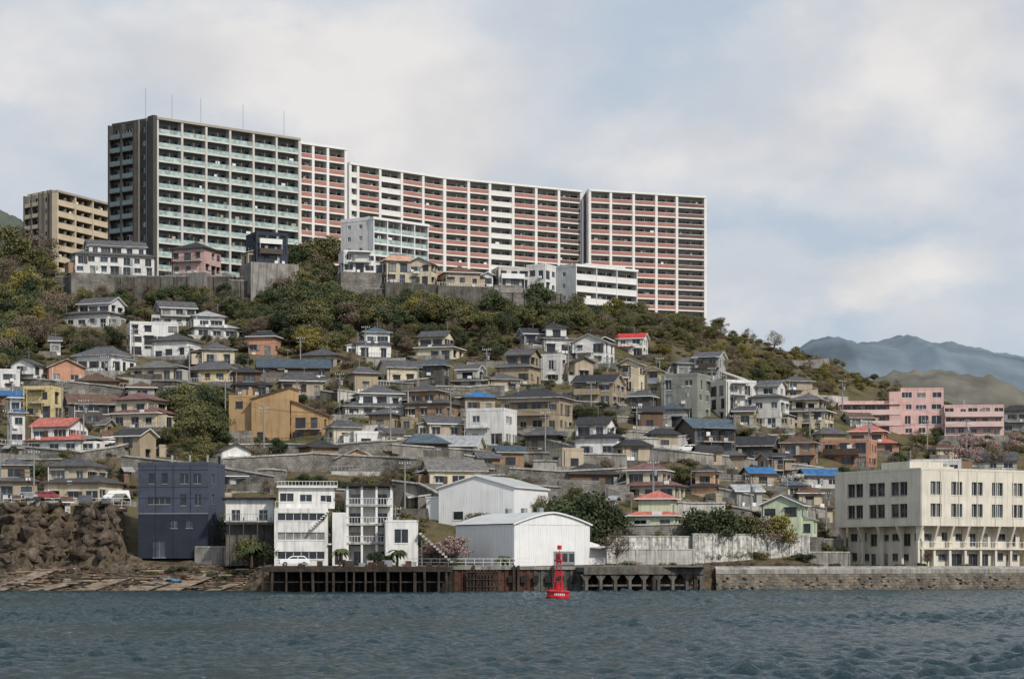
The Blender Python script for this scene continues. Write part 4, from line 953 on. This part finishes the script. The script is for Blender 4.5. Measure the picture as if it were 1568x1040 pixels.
# ------------------------------------------------------------- ground, water, hills
def grid(name,xs,ys,zf,mat,smooth=True):
    X,Y=np.meshgrid(xs,ys); Z=zf(X,Y); n,m=X.shape
    co=np.stack([X,Y,Z],-1).reshape(-1,3).astype(np.float32); idx=np.arange(n*m).reshape(n,m)
    f=np.stack([idx[:-1,:-1],idx[:-1,1:],idx[1:,1:],idx[1:,:-1]],-1).reshape(-1,4).astype(np.int32)
    me=bpy.data.meshes.new(name); me.vertices.add(len(co)); me.vertices.foreach_set('co',co.ravel())
    me.loops.add(f.size); me.loops.foreach_set('vertex_index',f.ravel()); me.polygons.add(len(f))
    me.polygons.foreach_set('loop_start',np.arange(0,f.size,4,dtype=np.int32)); me.polygons.foreach_set('loop_total',np.full(len(f),4,dtype=np.int32))
    if smooth: me.polygons.foreach_set('use_smooth',np.ones(len(f),dtype=bool))
    me.update(calc_edges=True); me.materials.append(mat); o=bpy.data.objects.new(name,me); link(o); return o
m,nt,b=new_mat('hillside_ground'); N=nt.nodes; L=nt.links
geo=N.new('ShaderNodeNewGeometry'); n1=N.new('ShaderNodeTexNoise'); n1.inputs['Scale'].default_value=.14; n1.inputs['Detail'].default_value=10; n1.inputs['Roughness'].default_value=.72
L.new(geo.outputs['Position'],n1.inputs['Vector']); r1=N.new('ShaderNodeValToRGB'); L.new(n1.outputs['Fac'],r1.inputs[0])
el=r1.color_ramp.elements; el[0].position=.3; el[0].color=(.045,.045,.02,1); el[1].position=.72; el[1].color=(.21,.165,.11,1)
for p,c in ((.43,(.085,.08,.036,1)),(.52,(.135,.11,.06,1)),(.6,(.095,.078,.048,1))): q=el.new(p); q.color=c
n2=N.new('ShaderNodeTexNoise'); n2.inputs['Scale'].default_value=.9; n2.inputs['Detail'].default_value=10; n2.inputs['Roughness'].default_value=.65; L.new(geo.outputs['Position'],n2.inputs['Vector'])
r2=N.new('ShaderNodeValToRGB'); L.new(n2.outputs['Fac'],r2.inputs[0]); e2=r2.color_ramp.elements; e2[0].position=.35; e2[0].color=(.035,.028,.02,1); e2[1].position=.7; e2[1].color=(.20,.155,.11,1)
sx=N.new('ShaderNodeSeparateXYZ'); L.new(geo.outputs['Normal'],sx.inputs[0]); mr=N.new('ShaderNodeMapRange'); mr.inputs[1].default_value=.82; mr.inputs[2].default_value=.6
L.new(sx.outputs[2],mr.inputs[0])
sp=N.new('ShaderNodeSeparateXYZ'); L.new(geo.outputs['Position'],sp.inputs[0]); m5=N.new('ShaderNodeMapRange'); m5.inputs[1].default_value=4.6; m5.inputs[2].default_value=3.8; L.new(sp.outputs[2],m5.inputs[0])
mxx=N.new('ShaderNodeMath'); mxx.operation='MAXIMUM'; L.new(mr.outputs[0],mxx.inputs[0]); L.new(m5.outputs[0],mxx.inputs[1])
mx=N.new('ShaderNodeMix'); mx.data_type='RGBA'; L.new(mxx.outputs[0],mx.inputs[0]); L.new(r1.outputs[0],mx.inputs[6]); L.new(r2.outputs[0],mx.inputs[7])
L.new(mx.outputs[2],b.inputs['Base Color']); b.inputs['Roughness'].default_value=.95; b.inputs['Specular IOR Level'].default_value=.1
bp=N.new('ShaderNodeBump'); bp.inputs['Strength'].default_value=.9; bp.inputs['Distance'].default_value=.8; L.new(n2.outputs['Fac'],bp.inputs['Height']); L.new(bp.outputs[0],b.inputs['Normal'])
far=np.array([260,400,700,1200,2500,6000]); xs=np.concatenate([-far[::-1],np.arange(-170,170.1,1.0),far])
ys=np.concatenate([[285,294],np.arange(297,320,.5),np.arange(320,350,1.),np.arange(350,640,1.5),[680,740,800,900,1100,1400,1600,3000,8000,19000]])
grid('hillside_terrain',xs,ys,T,m)
wm_,nt,b=new_mat('sea_water'); N=nt.nodes; L=nt.links
b.inputs['Base Color'].default_value=(.013,.037,.044,1); b.inputs['Roughness'].default_value=.10; b.inputs['Specular IOR Level'].default_value=.38; b.inputs['IOR'].default_value=1.33
geo=N.new('ShaderNodeNewGeometry'); mp=N.new('ShaderNodeMapping'); mp.inputs['Scale'].default_value=(1,1.4,1); mp.inputs['Rotation'].default_value=(0,0,.35); L.new(geo.outputs['Position'],mp.inputs['Vector'])
n1=N.new('ShaderNodeTexNoise'); n1.inputs['Scale'].default_value=2.8; n1.inputs['Detail'].default_value=6; n1.inputs['Roughness'].default_value=.62; L.new(mp.outputs[0],n1.inputs['Vector'])
bp=N.new('ShaderNodeBump'); bp.inputs['Strength'].default_value=1.0; bp.inputs['Distance'].default_value=.36; L.new(n1.outputs['Fac'],bp.inputs['Height']); L.new(bp.outputs[0],b.inputs['Normal'])
W=[]
for i in range(72):
    lam=.6*(2.6/.6)**rng.random(); k=2*math.pi/lam; t=math.radians(-60)+rng.normal()*.75
    W.append((k*math.cos(t),k*math.sin(t),.0078*lam,rng.random()*6.28))
def wz(X,Y):
    z=np.zeros_like(X)
    for a,b_,c,p in W: z+=c*np.sin(a*X+b_*Y+p)
    gust=.8+.3*np.sin(X*.045+Y*.03+1)*np.sin(Y*.06-X*.02)+.2*np.sin(X*.11-Y*.09)
    z=z*gust; z=z+2.0*np.maximum(z,0)**2
    return z*sst(170,110,np.abs(X))*sst(30,55,Y)
wy=[-400,-150,-50,0,30,45]; y=55.
while y<312: wy.append(y); y+=.13+.0012*(y-55)
wy+= [330,350,380,420]
farx=np.array([110,150,220,400,900,2500,6000]); wx=np.concatenate([-farx[::-1],np.arange(-86,86.1,.20),farx])
grid('sea_water',wx,np.array(wy),wz,wm_)
def ridge(name,pts,d,depth,col,amp):
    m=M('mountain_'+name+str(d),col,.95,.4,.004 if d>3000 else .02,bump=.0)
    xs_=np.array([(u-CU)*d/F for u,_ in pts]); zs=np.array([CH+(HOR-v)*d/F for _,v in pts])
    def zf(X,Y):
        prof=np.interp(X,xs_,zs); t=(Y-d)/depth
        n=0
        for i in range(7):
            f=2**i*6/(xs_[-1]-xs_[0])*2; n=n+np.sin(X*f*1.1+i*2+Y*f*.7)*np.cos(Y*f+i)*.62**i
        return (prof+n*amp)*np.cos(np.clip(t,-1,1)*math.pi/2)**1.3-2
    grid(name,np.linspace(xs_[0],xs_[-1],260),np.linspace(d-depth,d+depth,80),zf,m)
ridge('distant_mountain',[(900,640),(1100,575),(1190,552),(1225,530),(1262,519),(1290,530),(1340,530),(1378,517),(1410,531),(1440,532),(1480,539),(1520,546),(1568,554),(1640,575),(1800,640)],6500,1800,(.135,.175,.21),11)  # bluish base colour stands in for atmospheric haze
ridge('wooded_hill',[(1150,660),(1230,615),(1280,590),(1330,578),(1400,578),(1450,577),(1510,586),(1568,604),(1640,625),(1800,680)],2600,500,(.135,.128,.105),7)  # grey-brown slope colour with distance haze mixed in
ridge('wooded_hill',[(-200,335),(-60,316),(0,322),(25,330),(50,360),(110,420),(200,480)],1500,260,(.08,.095,.075),3)  # dull dark green, haze painted into the colour

# ------------------------------------------------------------- sky, sun
S=Vector((.50,-.62,.72)).normalized()
w=bpy.data.worlds.new('World'); scene.world=w; w.use_nodes=True; nt=w.node_tree; N=nt.nodes; L=nt.links
bg=N['Background']; bg.inputs[1].default_value=.104
sky=N.new('ShaderNodeTexSky'); sky.sky_type='NISHITA'; sky.sun_disc=False; sky.sun_elevation=math.asin(S.z); sky.sun_rotation=math.atan2(S.x,S.y); sky.dust_density=3
tc=N.new('ShaderNodeTexCoord'); mp=N.new('ShaderNodeMapping'); mp.inputs['Scale'].default_value=(1,1,1.6); mp.inputs['Location'].default_value=(3.1,.2,.4); L.new(tc.outputs['Generated'],mp.inputs['Vector'])
nz=N.new('ShaderNodeTexNoise'); nz.inputs['Scale'].default_value=9; nz.inputs['Detail'].default_value=10; nz.inputs['Roughness'].default_value=.55; L.new(mp.outputs[0],nz.inputs['Vector'])
base=N.new('ShaderNodeMix'); base.data_type='RGBA'; base.inputs[0].default_value=.9; L.new(sky.outputs[0],base.inputs[6]); base.inputs[7].default_value=(4.9,5.7,6.7,1)
acc=N.new('ShaderNodeMapRange'); acc.inputs[1].default_value=.42; acc.inputs[2].default_value=.66; acc.inputs[4].default_value=.6; L.new(nz.outputs['Fac'],acc.inputs[0]); cur=acc.outputs[0]
nd=N.new('ShaderNodeVectorMath'); nd.operation='SCALE'; nd.inputs['Scale'].default_value=.12
sb=N.new('ShaderNodeVectorMath'); sb.operation='SUBTRACT'; L.new(nz.outputs['Color'],sb.inputs[0]); sb.inputs[1].default_value=(.5,.5,.5); L.new(sb.outputs[0],nd.inputs[0])
ds=N.new('ShaderNodeVectorMath'); ds.operation='ADD'; L.new(tc.outputs['Generated'],ds.inputs[0]); L.new(nd.outputs[0],ds.inputs[1])
for u,v,ru,rv,wt in ((600,120,220,150,.75),(120,110,300,120,.6),(1370,420,135,62,.8),(1290,170,300,100,.45),(690,240,120,60,.45),(1120,400,80,60,.4),(1500,60,130,90,.35),(1330,260,120,50,.3)):
    c=Vector(((u-CU)/F,1,(HOR-v)/F)); c.normalize()
    s1=N.new('ShaderNodeVectorMath'); s1.operation='SUBTRACT'; L.new(ds.outputs[0],s1.inputs[0]); s1.inputs[1].default_value=c
    s2=N.new('ShaderNodeVectorMath'); s2.operation='MULTIPLY'; L.new(s1.outputs[0],s2.inputs[0]); s2.inputs[1].default_value=(F/ru,1,F/rv)
    s3=N.new('ShaderNodeVectorMath'); s3.operation='LENGTH'; L.new(s2.outputs[0],s3.inputs[0])
    s4=N.new('ShaderNodeMapRange'); s4.interpolation_type='SMOOTHSTEP'; s4.inputs[1].default_value=1.5; s4.inputs[2].default_value=.4; s4.inputs[4].default_value=wt; L.new(s3.outputs['Value'],s4.inputs[0])
    s5=N.new('ShaderNodeMath'); s5.operation='ADD'; s5.use_clamp=True; L.new(cur,s5.inputs[0]); L.new(s4.outputs[0],s5.inputs[1]); cur=s5.outputs[0]
n3=N.new('ShaderNodeTexNoise'); n3.inputs['Scale'].default_value=16; n3.inputs['Detail'].default_value=6; L.new(mp.outputs[0],n3.inputs['Vector'])
cr_=N.new('ShaderNodeMix'); cr_.data_type='RGBA'; m6=N.new('ShaderNodeMapRange'); m6.inputs[1].default_value=.35; m6.inputs[2].default_value=.62; L.new(n3.outputs['Fac'],m6.inputs[0]); L.new(m6.outputs[0],cr_.inputs[0])
cr_.inputs[6].default_value=(6.4,6.4,6.6,1); cr_.inputs[7].default_value=(7.8,7.6,7.5,1)
mx=N.new('ShaderNodeMix'); mx.data_type='RGBA'; L.new(cur,mx.inputs[0]); L.new(base.outputs[2],mx.inputs[6]); L.new(cr_.outputs[2],mx.inputs[7])
L.new(mx.outputs[2],bg.inputs[0])
sl=bpy.data.lights.new('sun','SUN'); sl.energy=3.3; sl.angle=math.radians(3); sl.color=(1,.94,.86); so=bpy.data.objects.new('sun',sl); link(so); so.rotation_euler=S.to_track_quat('Z','Y').to_euler()
cam=bpy.data.cameras.new('camera'); co=bpy.data.objects.new('camera',cam); link(co); co.location=(0,0,CH); co.rotation_euler=(math.radians(90),0,0)
cam.sensor_width=36; cam.lens=36*F/1568; cam.shift_y=(HOR-520)/1568; cam.clip_end=40000; cam.clip_start=1
scene.camera=co
scene.view_settings.view_transform='Standard'
try: scene.view_settings.look='None'
except Exception: pass
print('objects',len(bpy.data.objects))
